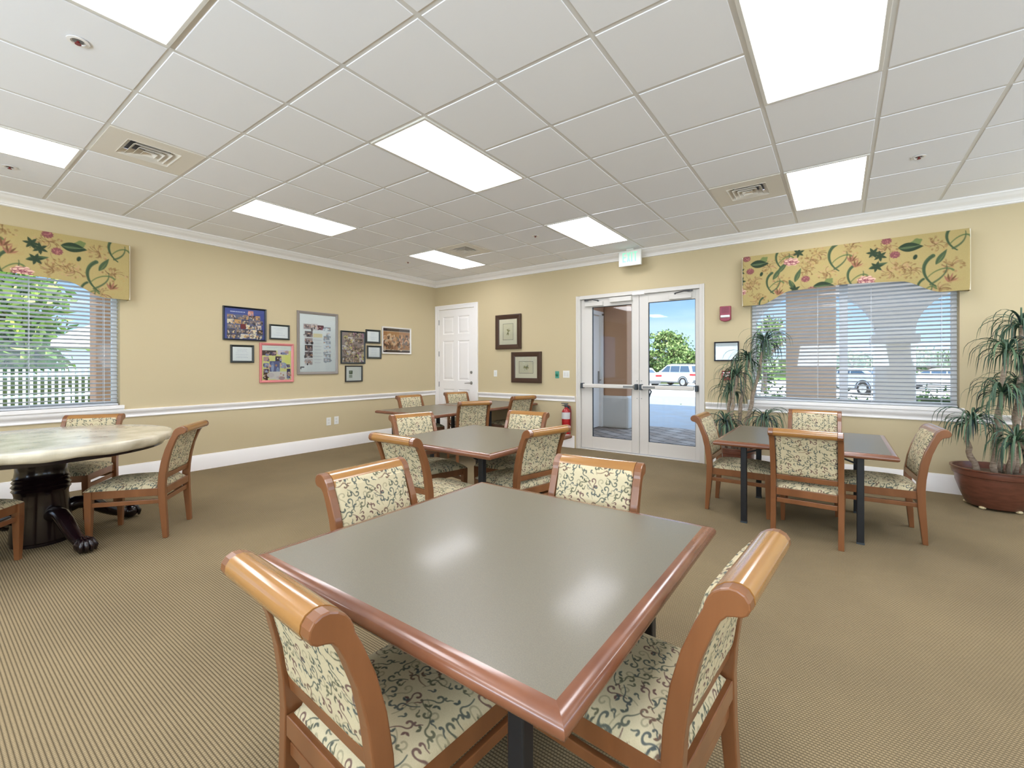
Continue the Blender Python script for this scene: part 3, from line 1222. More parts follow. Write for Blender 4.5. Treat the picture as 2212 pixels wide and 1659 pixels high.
plate('light_switch', 'single white light switch right of the white panel door', 'light switch', 'x', -5.005, 1.175, .072, .115, 'switch')
plate('light_switch', 'double white light switch left of the glass doors', 'light switch', 'x', -3.55, 1.175, .118, .115, 'switch')
plate('wall_outlet', 'white wall outlet under the pictures, left one of the pair', 'outlet', 'y', 4.00, .435, .078, .125, 'outlet')
plate('wall_outlet', 'white wall outlet under the pictures, right one of the pair', 'outlet', 'y', 4.135, .44, .078, .125, 'outlet')
th = thing('door_release_button', 'small green door release button left of the double switch', 'button', (-3.72, YD, 1.165), 0)
q = MB()
q.box(-.036, .036, -.006, 0, -.058, .058)
q.build('cover_plate', mat('teal_plate', (78, 150, 132), .4), th, bevel=.002)
q = MB()
q.lathe([(.024, -.006), (.024, -.020), (.018, -.024)], 0, 0, 20, 'y')
q.build('button', mat('green_button', (24, 112, 84), .3), th, smooth=True)

th = thing('fire_extinguisher', 'red fire extinguisher on the wall left of the glass doors', 'fire extinguisher', (-3.50, YD - .095, 0), 0)
q = MB()
q.lathe([(.060, .215), (.070, .222), (.072, .24), (.072, .56), (.066, .595), (.045, .625), (.026, .64), (.024, .655)], seg=28)
q.build('cylinder', mat('extinguisher_red', (168, 22, 30), .25, coat=.6), th, smooth=True)
q = MB()
q.lathe([(.0728, .47), (.0728, .62)][:1] + [(.0728, .575)], seg=28, cap=False)
q.build('label', mat('extinguisher_label', (205, 205, 205), .5), th, smooth=True)
q = MB()
q.lathe([(.028, .655), (.03, .675), (.02, .70)], seg=16)
q.box(-.085, .03, -.012, .012, .705, .717)
q.box(-.075, .03, -.010, .010, .675, .684)
q.build('valve_handle', DARKG, th)
q = MB()
q.lathe([(.018, -.045), (.018, -.028)], 0.0, .69, 16, 'y')
q.build('gauge', STEEL, th)
q = MB()
q.tube([(.03, 0, .685), (.075, -.01, .67), (.088, -.01, .60), (.086, -.01, .50), (.082, -.01, .40), (.080, -.01, .33)], [.009] * 5 + [.012], 10)
q.build('hose', mat('hose_rubber', (120, 30, 36), .5), th, smooth=True)
q = MB()
q.box(-.02, .02, .055, .095, .35, .66)
q.build('wall_bracket', DARKG, th)

# ------------------------------------------------------------------ framed pictures
PRINT = print_mat('printed_paper', 0.55, 0.3)


def collage(C, x0, x1, y0, y1, cols, n, smin, smax, people=True):
    for _ in range(n):
        w_, h_ = rng.uniform(smin, smax), rng.uniform(smin, smax) * .8
        a, b_ = rng.uniform(x0, max(x0, x1 - w_)), rng.uniform(y0, max(y0, y1 - h_))
        photo(C, a, a + w_, b_, b_ + h_, cols)


def photo(C, a, b_, c_, d_, cols):
    C.rect(a, b_, c_, d_, rng.choice(cols))
    for _ in range(int(6)):
        C.blob(rng.uniform(a, b_), rng.uniform(c_ + (d_ - c_) * .4, d_), (b_ - a) * rng.uniform(.08, .2), (d_ - c_) * rng.uniform(.15, .35), 0, rng.choice(cols), .9)
    for _ in range(4):
        C.blob(rng.uniform(a, b_), rng.uniform(c_ + (d_ - c_) * .25, c_ + (d_ - c_) * .7), (d_ - c_) * .09, (d_ - c_) * .11, 0, rng.choice([(214, 170, 146), (190, 140, 112), (228, 200, 180)]))


def textlines(C, x0, x1, ys, col=(150, 150, 158), th_=.0016, al=.8):
    for k, y in enumerate(ys):
        wd = (x1 - x0) * rng.uniform(.5, 1.0)
        a = (x0 + x1) / 2 - wd / 2
        x = a
        while x < a + wd:
            L_ = rng.uniform(.008, .022)
            C.rect(x, min(x + L_, a + wd), y - th_, y + th_, col, al)
            x += L_ + .005


def picture(name, label, axis, a0, a1, z0, z1, fw_, fcol, canvas, cat='picture', group=None, fdepth=.022, frough=.35, inner=None, tilt=0):
    """a0..a1 along the wall; local u to the right, z up"""
    W, H = a1 - a0, z1 - z0
    fm = mat('frame_%d_%d_%d' % fcol, fcol, frough, coat=.2)
    if axis == 'x':
        th = thing(name, label, cat, ((a0 + a1) / 2, YD - .002, (z0 + z1) / 2), 0, group)
    else:
        th = thing(name, label, cat, (XL + .002, (a0 + a1) / 2, (z0 + z1) / 2), math.pi / 2, group)
    th.rotation_euler[1 if axis == 'x' else 0] = 0
    q = MB()
    d = fdepth
    prof = [(0, 0), (0, -d), (fw_ * .25, -d - .003), (fw_ * .8, -d + .004), (fw_, -d + .010), (fw_, 0)]
    n_ = len(prof)
    vs = []
    for cx_, cz_ in ((-1, -1), (1, -1), (1, 1), (-1, 1)):
        for p, y in prof:
            vs.append((cx_ * (W / 2 - p), y, cz_ * (H / 2 - p)))
    fs = []
    for s in range(4):
        s2 = (s + 1) % 4
        for k in range(n_ - 1):
            fs.append((s * n_ + k, s * n_ + k + 1, s2 * n_ + k + 1, s2 * n_ + k))
    q.add(vs, fs)
    q.build('frame', fm, th)
    iw, ih = W - 2 * fw_, H - 2 * fw_
    res = canvas.res
    nx, ny = max(8, int(iw / res)), max(8, int(ih / res))
    U, V = np.meshgrid(np.linspace(0, iw, nx), np.linspace(0, ih, ny))
    P = np.stack([U - iw / 2, np.full(U.shape, -d + .014), ih / 2 - V], -1)
    grid_mesh('print', P, np.clip(canvas.sample(U / iw * canvas.W, V / ih * canvas.H) * 1.11, 0, 252), PRINT, th, smooth=False)
    q = MB()
    q.box(-iw / 2, iw / 2, -d + .0105, -d + .0115, -ih / 2, ih / 2)
    q.build('glass', GLASS, th)
    q = MB()
    q.box(-W / 2 + .004, W / 2 - .004, -.006, 0, -H / 2 + .004, H / 2 - .004)
    q.build('back_panel', mat('picture_backing', (120, 100, 80), .9), th)
    return th


# navy photo collage
C = Canvas(.52, .42, .0028, (62, 74, 140))
textlines(C, .03, .30, [.045], (214, 214, 226), .006, .9)
pc = [(196, 150, 96), (120, 108, 112), (70, 66, 82), (208, 196, 180), (150, 120, 100), (90, 92, 116), (222, 206, 176), (60, 50, 52)]
for r_ in range(5):
    x = .03
    while x < .46:
        w_ = rng.uniform(.06, .12)
        photo(C, x, min(x + w_, .495), .085 + r_ * .066, .085 + r_ * .066 + .060, pc)
        x += w_ + .006
photo(C, .30, .37, .02, .09, [(214, 160, 150), (198, 130, 120), (120, 120, 160)])
C.rect(.20, .27, .21, .28, (110, 24, 40))
picture('picture_frame', 'navy blue framed photo collage, leftmost at the top of the left wall', 'y', 2.49, 3.04, 1.66, 2.11, .022, (16, 22, 34), C)


def cert(seed, small=True, W=.25, H=.17):
    C_ = Canvas(W, H, .0022, (226, 226, 232))
    C_.rect(.008, W - .008, .008, H - .008, (232, 232, 237))
    textlines(C_, .04, W - .04, [H * k for k in (.18, .30, .42, .56, .68, .76)], (170, 170, 182), .0018, .75)
    return C_


BK = (34, 40, 38)
picture('certificate_frame', 'small black framed certificate just right of the navy collage', 'y', 3.085, 3.37, 1.695, 1.91, .022, BK, cert(1), 'certificate', 'small black framed certificates')
picture('certificate_frame', 'small black framed certificate below the navy collage, lowest at far left', 'y', 2.58, 2.875, 1.36, 1.60, .026, BK, cert(2), 'certificate', 'small black framed certificates')
# pink frame
C = Canvas(.40, .49, .0028, (236, 222, 150))
C.rect(.0, .40, .0, .07, (232, 230, 218))
textlines(C, .05, .36, [.03], (190, 190, 200), .004, .7)
pp = [(150, 150, 186), (110, 84, 110), (220, 210, 220), (90, 70, 64), (196, 160, 160), (170, 178, 200), (70, 64, 96)]
photo(C, .0, .19, .07, .14, pp)
photo(C, .21, .36, .06, .13, pp)
for y in (.16, .25, .33, .40):
    photo(C, .02, .09, y, y + .06, pp)
photo(C, .02, .07, .38, .48, [(60, 40, 34), (90, 60, 48)])
photo(C, .18, .26, .15, .24, pp)
photo(C, .10, .24, .22, .37, [(140, 150, 184), (170, 180, 206), (110, 110, 150)])
photo(C, .25, .33, .24, .32, pp)
photo(C, .10, .37, .37, .48, [(214, 200, 200), (180, 150, 150), (226, 216, 210)])
photo(C, .33, .38, .27, .31, pp)
photo(C, .34, .39, .33, .47, pp)
C.rect(.31, .38, .13, .25, (238, 224, 130))
picture('picture_frame', 'pink framed yellow poster collage, lowest picture of the left group', 'y', 2.95, 3.43, 1.08, 1.64, .034, (206, 122, 120), C)
# large grey frame
C = Canvas(.58, .88, .0032, (226, 228, 234))
gp = [(120, 106, 108), (84, 72, 74), (176, 160, 160), (208, 200, 200), (60, 52, 56), (150, 130, 134)]
photo(C, .06, .19, .15, .23, gp)
photo(C, .18, .28, .14, .24, gp)
photo(C, .28, .38, .16, .23, [(160, 70, 88), (90, 40, 50), (190, 150, 160)])
for k in range(5):
    photo(C, .08, .20, .26 + k * .105, .35 + k * .105, gp)
C.rect(.21, .36, .29, .35, (226, 214, 178))
for k in range(8):
    textlines(C, .21, .36, [.39 + k * .05], (176, 164, 168), .003, .6)
    photo(C, .38, .50, .18 + k * .07, .24 + k * .07, [(196, 200, 208), (214, 218, 226), (160, 164, 172), (226, 230, 236)])
C.rect(.01, .07, .80, .815, (70, 70, 76))
C.rect(.01, .025, .80, .84, (90, 90, 96))
picture('picture_frame', 'largest picture, tall grey frame with white mat and photo strip', 'y', 3.485, 4.155, 1.185, 2.145, .040, (136, 128, 122), C)
# dark collage
C = Canvas(.42, .50, .0028, (150, 132, 128))
dp = [(110, 92, 84), (150, 110, 130), (190, 176, 150), (200, 190, 120), (120, 104, 100), (80, 66, 60), (206, 200, 200), (150, 130, 110)]
for _ in range(60):
    w_ = rng.uniform(.05, .10)
    a, b_ = rng.uniform(-.02, .38), rng.uniform(-.02, .46)
    photo(C, a, a + w_, b_, b_ + w_ * .8, dp)
picture('picture_frame', 'black framed crowded photo collage right of the large grey frame', 'y', 4.21, 4.67, 1.35, 1.89, .022, (16, 30, 38), C)
picture('certificate_frame', 'small black framed certificate right of the black collage, upper of two', 'y', 4.685, 4.98, 1.705, 1.94, .030, BK, cert(3, W=.23), 'certificate', 'small black framed certificates')
picture('certificate_frame', 'small black framed certificate right of the black collage, lower of two', 'y', 4.71, 5.0, 1.44, 1.665, .028, BK, cert(4, W=.23), 'certificate', 'small black framed certificates')
C = Canvas(.28, .22, .0024, (224, 224, 220))
C.rect(.05, .115, .06, .115, (70, 84, 62))
C.blob(.08, .08, .02, .015, 0, (130, 140, 120))
C.rect(.05, .11, .125, .175, (150, 158, 146))
textlines(C, .13, .25, [.07, .09, .11, .13], (200, 200, 196), .0015, .7)
picture('picture_frame', 'small black frame with a green stamp print, below the black collage', 'y', 4.29, 4.615, 1.05, 1.32, .020, (34, 32, 28), C, 'certificate')
# white frame sepia group photo
C = Canvas(.60, .44, .0030, (168, 120, 76))
C.rect(0, .60, 0, .05, (62, 44, 40))
C.rect(0, .60, .395, .44, (62, 44, 40))
C.rect(0, .60, .05, .056, (214, 196, 170))
C.rect(0, .60, .388, .395, (220, 206, 190))
sp = [(150, 96, 60), (186, 136, 92), (96, 66, 50), (206, 172, 140), (120, 110, 104), (74, 48, 36), (214, 190, 160), (170, 120, 90)]
for _ in range(150):
    C.blob(rng.uniform(0, .6), rng.uniform(.13, .37), rng.uniform(.012, .04), rng.uniform(.015, .05), rng.uniform(0, 3), rng.choice(sp), .85)
for _ in range(26):
    C.blob(rng.uniform(.02, .58), rng.uniform(.12, .30), .013, .017, 0, (206, 160, 126))
picture('picture_frame', 'white framed brown group photo nearest the room corner', 'y', 5.02, 5.68, 1.53, 2.015, .026, (226, 222, 216), C)


# botanical prints on door wall
def botan(W, H, horiz):
    C_ = Canvas(W, H, .0024, (214, 204, 182))
    mx_ = .085
    C_.rect(mx_ - .005, W - mx_ + .005, mx_ - .005, H - mx_ + .005, (70, 62, 52))
    C_.rect(mx_, W - mx_, mx_, H - mx_, (206, 196, 170))
    cx_, cy_ = W / 2, H / 2
    for k in range(34):
        an = rng.uniform(0, 6.28)
        L_ = rng.uniform(.04, .07) if horiz else rng.uniform(.04, .075)
        if horiz:
            an = rng.choice([0.2, 2.9, 3.6, -.5, 1.2]) + rng.uniform(-.3, .3)
        else:
            an = rng.choice([-1.2, -1.9, 1.4, 1.9, -.7]) + rng.uniform(-.3, .3)
        C_.leaf(cx_, cy_, min(L_, min(W, H) / 2 - mx_ + .02), .010, an, rng.choice([(136, 128, 84), (160, 152, 108), (104, 98, 64)]), .8)
    C_.stroke(curve((cx_ - .03, cy_ + .05), (cx_, cy_), (cx_ + .01, cy_ - .02), (cx_ + .03, cy_ - .06)), .004, .003, (92, 84, 56))
    return C_


DBR = (66, 44, 32)
picture('picture_frame', 'upright dark brown framed botanical print right of the white panel door', 'x', -4.98, -4.43, 1.605, 2.215, .082, DBR, botan(.39, .45, False), 'picture', 'dark brown framed botanical prints', .035)
picture('picture_frame', 'wide dark brown framed botanical print, lower right of the upright one', 'x', -4.63, -4.015, 1.02, 1.55, .082, DBR, botan(.45, .37, True), 'picture', 'dark brown framed botanical prints', .035)
C = Canvas(.27, .22, .0022, (206, 206, 208))
C.blob(.14, .10, .05, .04, 0, (190, 192, 200), .5, .1, 5)
textlines(C, .03, .24, [.03, .05, .15, .18, .20], (180, 180, 186), .0015, .5)
picture('certificate_frame', 'black framed notice between the glass doors and the right window', 'x', -1.325, -1.03, 1.37, 1.622, .016, (22, 20, 34), C, 'certificate')

# ------------------------------------------------------------------ dining chair
TW = .30
VC = Canvas(TW, TW, .00125, (196, 184, 152), wrap=True)
VC.a += nrng.normal(0, 3.5, VC.a.shape[:2])[..., None]
vcols = [(88, 92, 82), (84, 90, 84), (106, 82, 76), (94, 94, 76), (110, 88, 74), (80, 86, 84)]
light = [(160, 153, 126), (152, 144, 118)]


def spiral(cx_, cy_, r0, r1, a0, turns, sgn, tail, col, w0=.0032, w1=.0056, al=.9):
    n_ = 26
    tt = np.linspace(0, 1, n_)
    r = r0 * (1 - tt) ** 1.0 + r1 * tt
    an = a0 + sgn * turns * 2 * math.pi * tt
    pts = np.stack([cx_ + r * np.cos(an), cy_ + r * np.sin(an)], 1)
    tx, ty = -sgn * math.sin(a0), sgn * math.cos(a0)
    nx_, ny_ = math.cos(a0), math.sin(a0)
    p0 = np.array([cx_ + r0 * nx_, cy_ + r0 * ny_])
    tl_ = []
    for k in range(12, 0, -1):
        s = k / 12
        tl_.append(p0 - np.array([tx, ty]) * tail * s + np.array([nx_, ny_]) * tail * .55 * s * s)
    VC.stroke(np.vstack([tl_, pts]), w0, w1, col, al)
    return tl_[0]


NG = 4
gridp = [(i, j) for i in range(NG) for j in range(NG)]
k = 0
for i, j in gridp:
    x = (i + .5 + rng.uniform(-.15, .15)) * TW / 4
    y = (j + .5 + rng.uniform(-.15, .15)) * TW / 4 + (i % 2) * TW / 8
    sg = 1 if (i + j) % 2 else -1
    a0 = rng.uniform(-.7, .7) + (math.pi if (i // 2 + j) % 2 else 0) + .5 * i
    if k % 2:
        spiral(x + .03, y + .02, .022, .006, a0 + 2.2, .9, -sg, .05, light[k % 2], .004, .007, .8)
    k += 1
k = 0
for i, j in gridp:
    x = (i + .5 + rng.uniform(-.15, .15)) * TW / 4
    y = (j + .5 + rng.uniform(-.15, .15)) * TW / 4 + (i % 2) * TW / 8
    sg = 1 if (i + j) % 2 else -1
    a0 = (math.pi * .9 if (i // 2 + j) % 2 else 0) + .6 * i + rng.uniform(-.4, .4)
    c_ = vcols[k % len(vcols)]
    spiral(x, y, .0185, .0062, a0, .75, sg, .046, c_, .0034, .0095)
    # branching hooks
    spiral(x + .024 * math.cos(a0 + 2.2), y + .024 * math.sin(a0 + 2.2), .009, .004, a0 + 1.2, .45, -sg, .014, c_, .0034, .0090)
    if k % 2:
        spiral(x + .034 * math.cos(a0 - 1.9), y + .034 * math.sin(a0 - 1.9), .0085, .0035, a0 + 3.4, .45, sg, .014, vcols[(k + 2) % 6], .0034, .0095)
    for s in (-1, 1):
        VC.leaf(x + .03 * math.cos(a0 + .4), y + .03 * math.sin(a0 + .4), .020, .0100, a0 + .4 + s * .8, c_)
    k += 1


def pat(X, Y, ox=0.0, oy=0.0):
    return VC.sample(X * 1.35 + ox, Y * 1.35 + oy)


# rear post centre line (y, z, depth)
POST = [(-.262, .0, .032), (-.254, .12, .039), (-.243, .26, .046), (-.238, .40, .051), (-.243, .48, .051), (-.258, .58, .048), (-.281, .67, .044), (-.310, .745, .041), (-.326, .778, .040)]
SCROLL_F = [(-.311, .800), (-.318, .816), (-.329, .831), (-.344, .842), (-.362, .849), (-.378, .849), (-.393, .842), (-.402, .829), (-.404, .814), (-.398, .801), (-.387, .793), (-.372, .790), (-.358, .785)]


def make_chair():
    root = thing('dining_chair', 'x', 'chair')
    # rear posts with scrolled tops (each one continuous)
    for s in (-1, 1):
        front, back = [], []
        for i, (y, z, d) in enumerate(POST):
            a = POST[max(i - 1, 0)]
            b_ = POST[min(i + 1, len(POST) - 1)]
            dy, dz = b_[0] - a[0], b_[1] - a[1]
            L_ = math.hypot(dy, dz)
            ny, nz_ = dz / L_, -dy / L_
            front.append((y + ny * d / 2, z + nz_ * d / 2 if i else 0.0))
            back.append((y - ny * d / 2, z - nz_ * d / 2 if i else 0.0))
        poly = front + SCROLL_F + back[::-1][:]
        q = MB()
        xa, xb = (.192, .228) if s > 0 else (-.228, -.192)
        # triangulated side faces via strips: front/back pairs then scroll fan
        n_ = len(front)
        vs = []
        for x in (xa, xb):
            vs += [(x, p[0], p[1]) for p in front] + [(x, p[0], p[1]) for p in back]
        fs = []
        M_ = 2 * n_
        for o_ in (0, M_):
            for i in range(n_ - 1):
                fs.append((o_ + i, o_ + i + 1, o_ + n_ + i + 1, o_ + n_ + i))
        for i in range(n_ - 1):
            fs.append((i, i + 1, M_ + i + 1, M_ + i))
            fs.append((n_ + i, n_ + i + 1, M_ + n_ + i + 1, M_ + n_ + i))
        fs.append((0, n_, M_ + n_, M_))
        q.add(vs, fs)
        sc = [front[-1]] + SCROLL_F + [back[-1]]
        ns = len(sc)
        q.add([(xa, *p) for p in sc] + [(xb, *p) for p in sc], [tuple(range(ns)), tuple(range(ns, 2 * ns))] + [(i, i + 1, ns + i + 1, ns + i) for i in range(ns - 1)])
        q.build('rear_post', WOOD, root, bevel=.004)
    # crest rail between the posts
    q = MB()
    cf = [(-.310, .792)] + [(p[0] + (.0015 if i < 3 else -.001 if 5 < i < 10 else 0), p[1] + (.0015 if i > 2 and i < 8 else 0)) for i, p in enumerate(SCROLL_F)] + [(-.346, .784)]
    q.prism(cf, -.1925, .1925, 'x')
    q.build('crest_rail', CREST, root, smooth=True)
    # back lower rail
    q = MB()
    q.prism([(-.216, .450), (-.221, .490), (-.257, .486), (-.251, .446)], -.192, .192, 'x')
    q.build('back_rail', WOOD, root, bevel=.003)
    # seat rails and stretchers
    q = MB()
    q.box(-.19, .19, -.262, -.225, .330, .385)
    q.box(-.185, .185, .215, .245, .325, .385)
    for s in (-1, 1):
        x0, x1 = sorted((s * .183, s * .213))
        q.box(x0, x1, -.225, .215, .325, .385)
    q.build('seat_frame', WOOD, root, bevel=.003)
    q = MB()
    q.box(-.19, .19, -.252, -.232, .272, .308)
    q.build('stretcher', WOOD, root, bevel=.003)
    for s in (-1, 1):
        q = MB()
        x0, x1 = sorted((s * .190, s * .210))
        q.box(x0, x1, -.225, .218, .265, .298)
        q.build('stretcher', WOOD, root, bevel=.003)
    # front legs
    for s in (-1, 1):
        q = MB()
        cx_, cy_ = s * .203, .228
        lv = [(0, .0145), (.12, .018), (.30, .0225), (.384, .0225)]
        vs = []
        for z, h in lv:
            vs += [(cx_ - h, cy_ - h, z), (cx_ + h, cy_ - h, z), (cx_ + h, cy_ + h, z), (cx_ - h, cy_ + h, z)]
        fs = [(3, 2, 1, 0), (12, 13, 14, 15)]
        for l in range(3):
            for k_ in range(4):
                k2 = (k_ + 1) % 4
                fs.append((l * 4 + k_, l * 4 + k2, l * 4 + 4 + k2, l * 4 + 4 + k_))
        q.add(vs, fs)
        q.build('front_leg', WOOD, root, bevel=.003)
    # seat cushion
    n1 = 300
    u = np.linspace(-1, 1, n1)
    # concentrate rows at the rim
    uu = np.sign(u) * (1 - (1 - np.abs(u)) ** 1.15)
    U, V = np.meshgrid(uu, uu)
    wx = .214 - .022 * (V < -0.86) * 1.0
    R = np.clip(1 - np.abs(U) ** 7, 0, 1) ** .5 * np.clip(1 - np.abs(V) ** 7, 0, 1) ** .5
    crown = (1 - U ** 2) * (1 - V ** 2)
    X = U * wx * (1 - .0 * V)
    cut = np.clip((-V - .80) / .12, 0, 1)
    X = U * (.214 - .030 * cut)
    Y = np.where(V > 0, V * .262, V * .245)
    Z = .384 + .040 * R + .022 * crown
    P = np.stack([X, Y, Z], -1)
    grid_mesh('seat_cushion', P, pat(X + .5, Y + (Z - .42) * .5 + .5), FABRIC, root)
    # backrest pad: front and rear faces wrapped as one surface
    nz2, nx2 = 230, 290
    tz = np.linspace(0, 1, nz2)
    tx = np.linspace(-1, 1, nx2)

    def lean(z):
        return np.interp(z, [.48, .58, .67, .745, .81], [-.242, -.256, -.279, -.304, -.322])
    for side in (1, -1):
        TX, TZ = np.meshgrid(tx, tz)
        e_ = np.clip(1 - np.abs(TX) ** 14, 0, 1) ** .5 * np.clip(1 - np.abs(2 * TZ - 1) ** 14, 0, 1) ** .5
        bulge = (1 - TX ** 2) * (1 - (2 * TZ - 1) ** 2)
        X = TX * .191
        Z = .486 + TZ * .332
        th_ = (.024 * e_ + (.010 * bulge if side > 0 else .002 * bulge)) * np.where((TZ > .93), .8, 1)
        Y = lean(Z) + side * th_
        off = (.13, .21) if side > 0 else (.05, .07)
        Pm = np.stack([X, Y, Z], -1)
        Cm = pat(X * side + .5, Z, *off)
        if side < 0:
            Pm = Pm[:, ::-1]
            Cm = Cm[:, ::-1]
        o_ = grid_mesh('backrest_pad' if side > 0 else 'rear_upholstery', Pm, Cm, FABRIC, root)
    return root


chair0 = make_chair()
used = [False]


def place_chair(cx_, cy_, face, label, group, origin=False):
    """cx,cy = middle of the crest rail unless origin; face = direction the sitter looks"""
    f = Vector((face[0], face[1], 0)).normalized()
    p = Vector((cx_, cy_, 0))
    if not origin:
        p += f * .355
    c = chair0 if not used[0] else copy_tree(chair0)
    used[0] = True
    c.location = p
    c.rotation_euler = (0, 0, math.atan2(-f.x, f.y))
    c['label'] = label
    c['group'] = group
    return c


g = 'wooden dining chairs with vine upholstery'
place_chair(-1.005, .500, (.06, 1), 'nearest dining chair at bottom left, back turned, tucked at the front table', g)
place_chair(-.175, 1.25, (-.997, .08), 'nearest dining chair at bottom right, seen side on at the front table', g)
place_chair(-1.795, 1.29, (1, .02), 'dining chair on the far left side of the front table, facing us', g)
place_chair(-.975, 2.055, (.08, -1), 'dining chair on the far right side of the front table, facing us', g)
place_chair(-2.42, 1.97, (.0, 1), 'dining chair with its back to us at the left of the middle table', g)
place_chair(-1.785, 2.89, (-.975, .2), 'dining chair with its back to us at the right of the middle table', g)
place_chair(-3.38, 2.96, (.975, -.2), 'dining chair at the far left side of the middle table, facing us', g)
place_chair(-2.56, 3.77, (.06, -1), 'dining chair at the far right side of the middle table, facing us', g)
place_chair(-5.53, 4.78, (1, -.1), 'leftmost dining chair behind the long far tables, facing us', g)
place_chair(-5.50, 5.83, (.95, -.3), 'dining chair in front of the white panel door, behind the far tables', g)
place_chair(-3.88, 4.47, (-.85, .50), 'dining chair with its back to us at the near side of the far tables', g)
place_chair(-3.93, 5.67, (-.95, .28), 'rightmost dining chair at the far tables, below the framed botanical prints', g)
place_chair(-.715, 4.575, (1, .0), 'dining chair at the left end of the right table, nearest the glass doors', g, True)
place_chair(-.20, 3.845, (.03, 1), 'dining chair with its back to us at the right table', g)
place_chair(.23, 4.61, (-.995, -.08), 'dining chair at the right end of the right table, by the big plant pot', g, True)
place_chair(-.205, 5.58, (.0, -1), 'dining chair behind the right table, under the right window', g)
place_chair(-4.50, 1.125, (-.62, -.78), 'dining chair on the right of the round table, seen side on', g, True)
place_chair(-5.52, .90, (.82, -.57), 'dining chair between the round table and the left window', g, True)
place_chair(-4.475, .165, (-.743, .669), 'dining chair cut by the left edge of the photo, its leg before the pedestal', g, True)

# ------------------------------------------------------------------ square folding tables
TH = .69
TS = .595


def make_table():
    root = thing('dining_table', 'x', 'table')
    q = MB()
    a = TS - .042
    q.box(-a, a, -a, a, TH - .030, TH)
    q.build('tabletop', LAM, root)
    # hardwood bullnose rim: mitred sweep
    prof = [(.042, 0), (.030, -.0005), (.016, -.003), (.006, -.009), (.001, -.018), (.0, -.026), (.003, -.034), (.012, -.040), (.042, -.040)]
    n_ = len(prof)
    vs = []
    for cx_, cy_ in ((-1, -1), (1, -1), (1, 1), (-1, 1)):
        for p, z in prof:
            vs.append((cx_ * (TS - p), cy_ * (TS - p), TH + z))
    for s in range(4):
        q = MB()
        s2 = (s + 1) % 4
        pts = [vs[s * n_ + k_] for k_ in range(n_)] + [vs[s2 * n_ + k_] for k_ in range(n_)]
        q.add(pts, [(k_, k_ + 1, n_ + k_ + 1, n_ + k_) for k_ in range(n_ - 1)] + [(n_ - 1, 0, n_, 2 * n_ - 1), tuple(range(n_)), tuple(range(n_, 2 * n_))])
        q.build('rim', RIM, root, smooth=True)
    q = MB()
    q.box(-a + .05, a - .05, -a + .1, -a + .13, TH - .055, TH - .031)
    q.box(-a + .05, a - .05, a - .13, a - .1, TH - .055, TH - .031)
    q.build('underframe', mat('underframe_wood', (120, 70, 46), .5), root)
    lx, ly = .385, .43
    for sx_ in (-1, 1):
        for sy2 in (-1, 1):
            q = MB()
            h = .0225
            q.box(sx_ * lx - h, sx_ * lx + h, sy2 * ly - h, sy2 * ly + h, 0.004, TH - .034)
            lg = q.build('leg', BLACKM, root, bevel=.005)
            q = MB()
            q.box(sx_ * lx - .042, sx_ * lx + .042, sy2 * ly - .030, sy2 * ly + .030, TH - .062, TH - .0405)
            q.build('bracket', BLACKM, lg, bevel=.003)
            q = MB()
            q.box(sx_ * lx - .024, sx_ * lx + .024, sy2 * ly - .024, sy2 * ly + .024, 0, .014)
            q.build('foot_cap', DARKG, lg)
    for sx_ in (-1, 1):
        for sy2 in (-1, 1):
            q = MB()
            q.tube([(sx_ * (lx - .02), sy2 * ly, .585), (sx_ * (lx - .20), sy2 * ly, TH - .036)], .007, 8)
            q.build('folding_brace', BLACKM, root)
    return root


tb0 = make_table()
gt = 'square tables with grey-green tops and wood rims'
spots = [((-.98, 1.275), 'large square table in the foreground with a grey-green top'),
         ((-2.56, 3.02), 'square table in the middle of the room, behind the front table'),
         ((-.258, 4.60), 'square table under the right window, between the two plants'),
         ((-4.68, 4.533), 'near half of the pair of far tables beside the framed pictures'),
         ((-4.68, 5.724), 'far half of the pair of far tables, next to the white panel door')]
for n_, (p, lb) in enumerate(spots):
    o_ = tb0 if n_ == 0 else copy_tree(tb0)
    o_.location = (p[0], p[1], 0)
    o_['label'] = lb
    o_['group'] = gt

# ------------------------------------------------------------------ round pedestal table with vinyl cover
RC = (-4.845, .625)
RR = .775
th = thing('round_table', 'round dark cherry pedestal table with clawed feet at far left', 'table', (RC[0], RC[1], 0), math.radians(14))
q = MB()
q.lathe([(.0, .775), (RR - .012, .775), (RR - .004, .768), (RR - .006, .745), (RR - .03, .738), (0, .738)], seg=72, cap=False)
q.build('tabletop', DARKW, th, smooth=True)
q = MB()
q.lathe([(RR - .05, .738), (RR - .05, .675), (RR - .07, .675), (RR - .07, .738)], seg=72, cap=False)
q.build('apron', DARKW, th, smooth=True)
q = MB()
q.lathe([(a_ * .88, b2_) for a_, b2_ in [(.205, .737), (.205, .712), (.178, .70), (.182, .685), (.165, .678), (.176, .664), (.166, .652), (.180, .636), (.170, .624), (.163, .60), (.160, .54), (.166, .50), (.176, .488), (.168, .478), (.180, .462), (.168, .448), (.184, .43), (.170, .415), (.182, .40), (.170, .385),
         (.165, .36), (.172, .28), (.182, .20), (.190, .12), (.196, .05), (.198, .03), (.188, .022), (.19, .002)]], seg=48)
q.build('pedestal', DARKW, th, smooth=True)
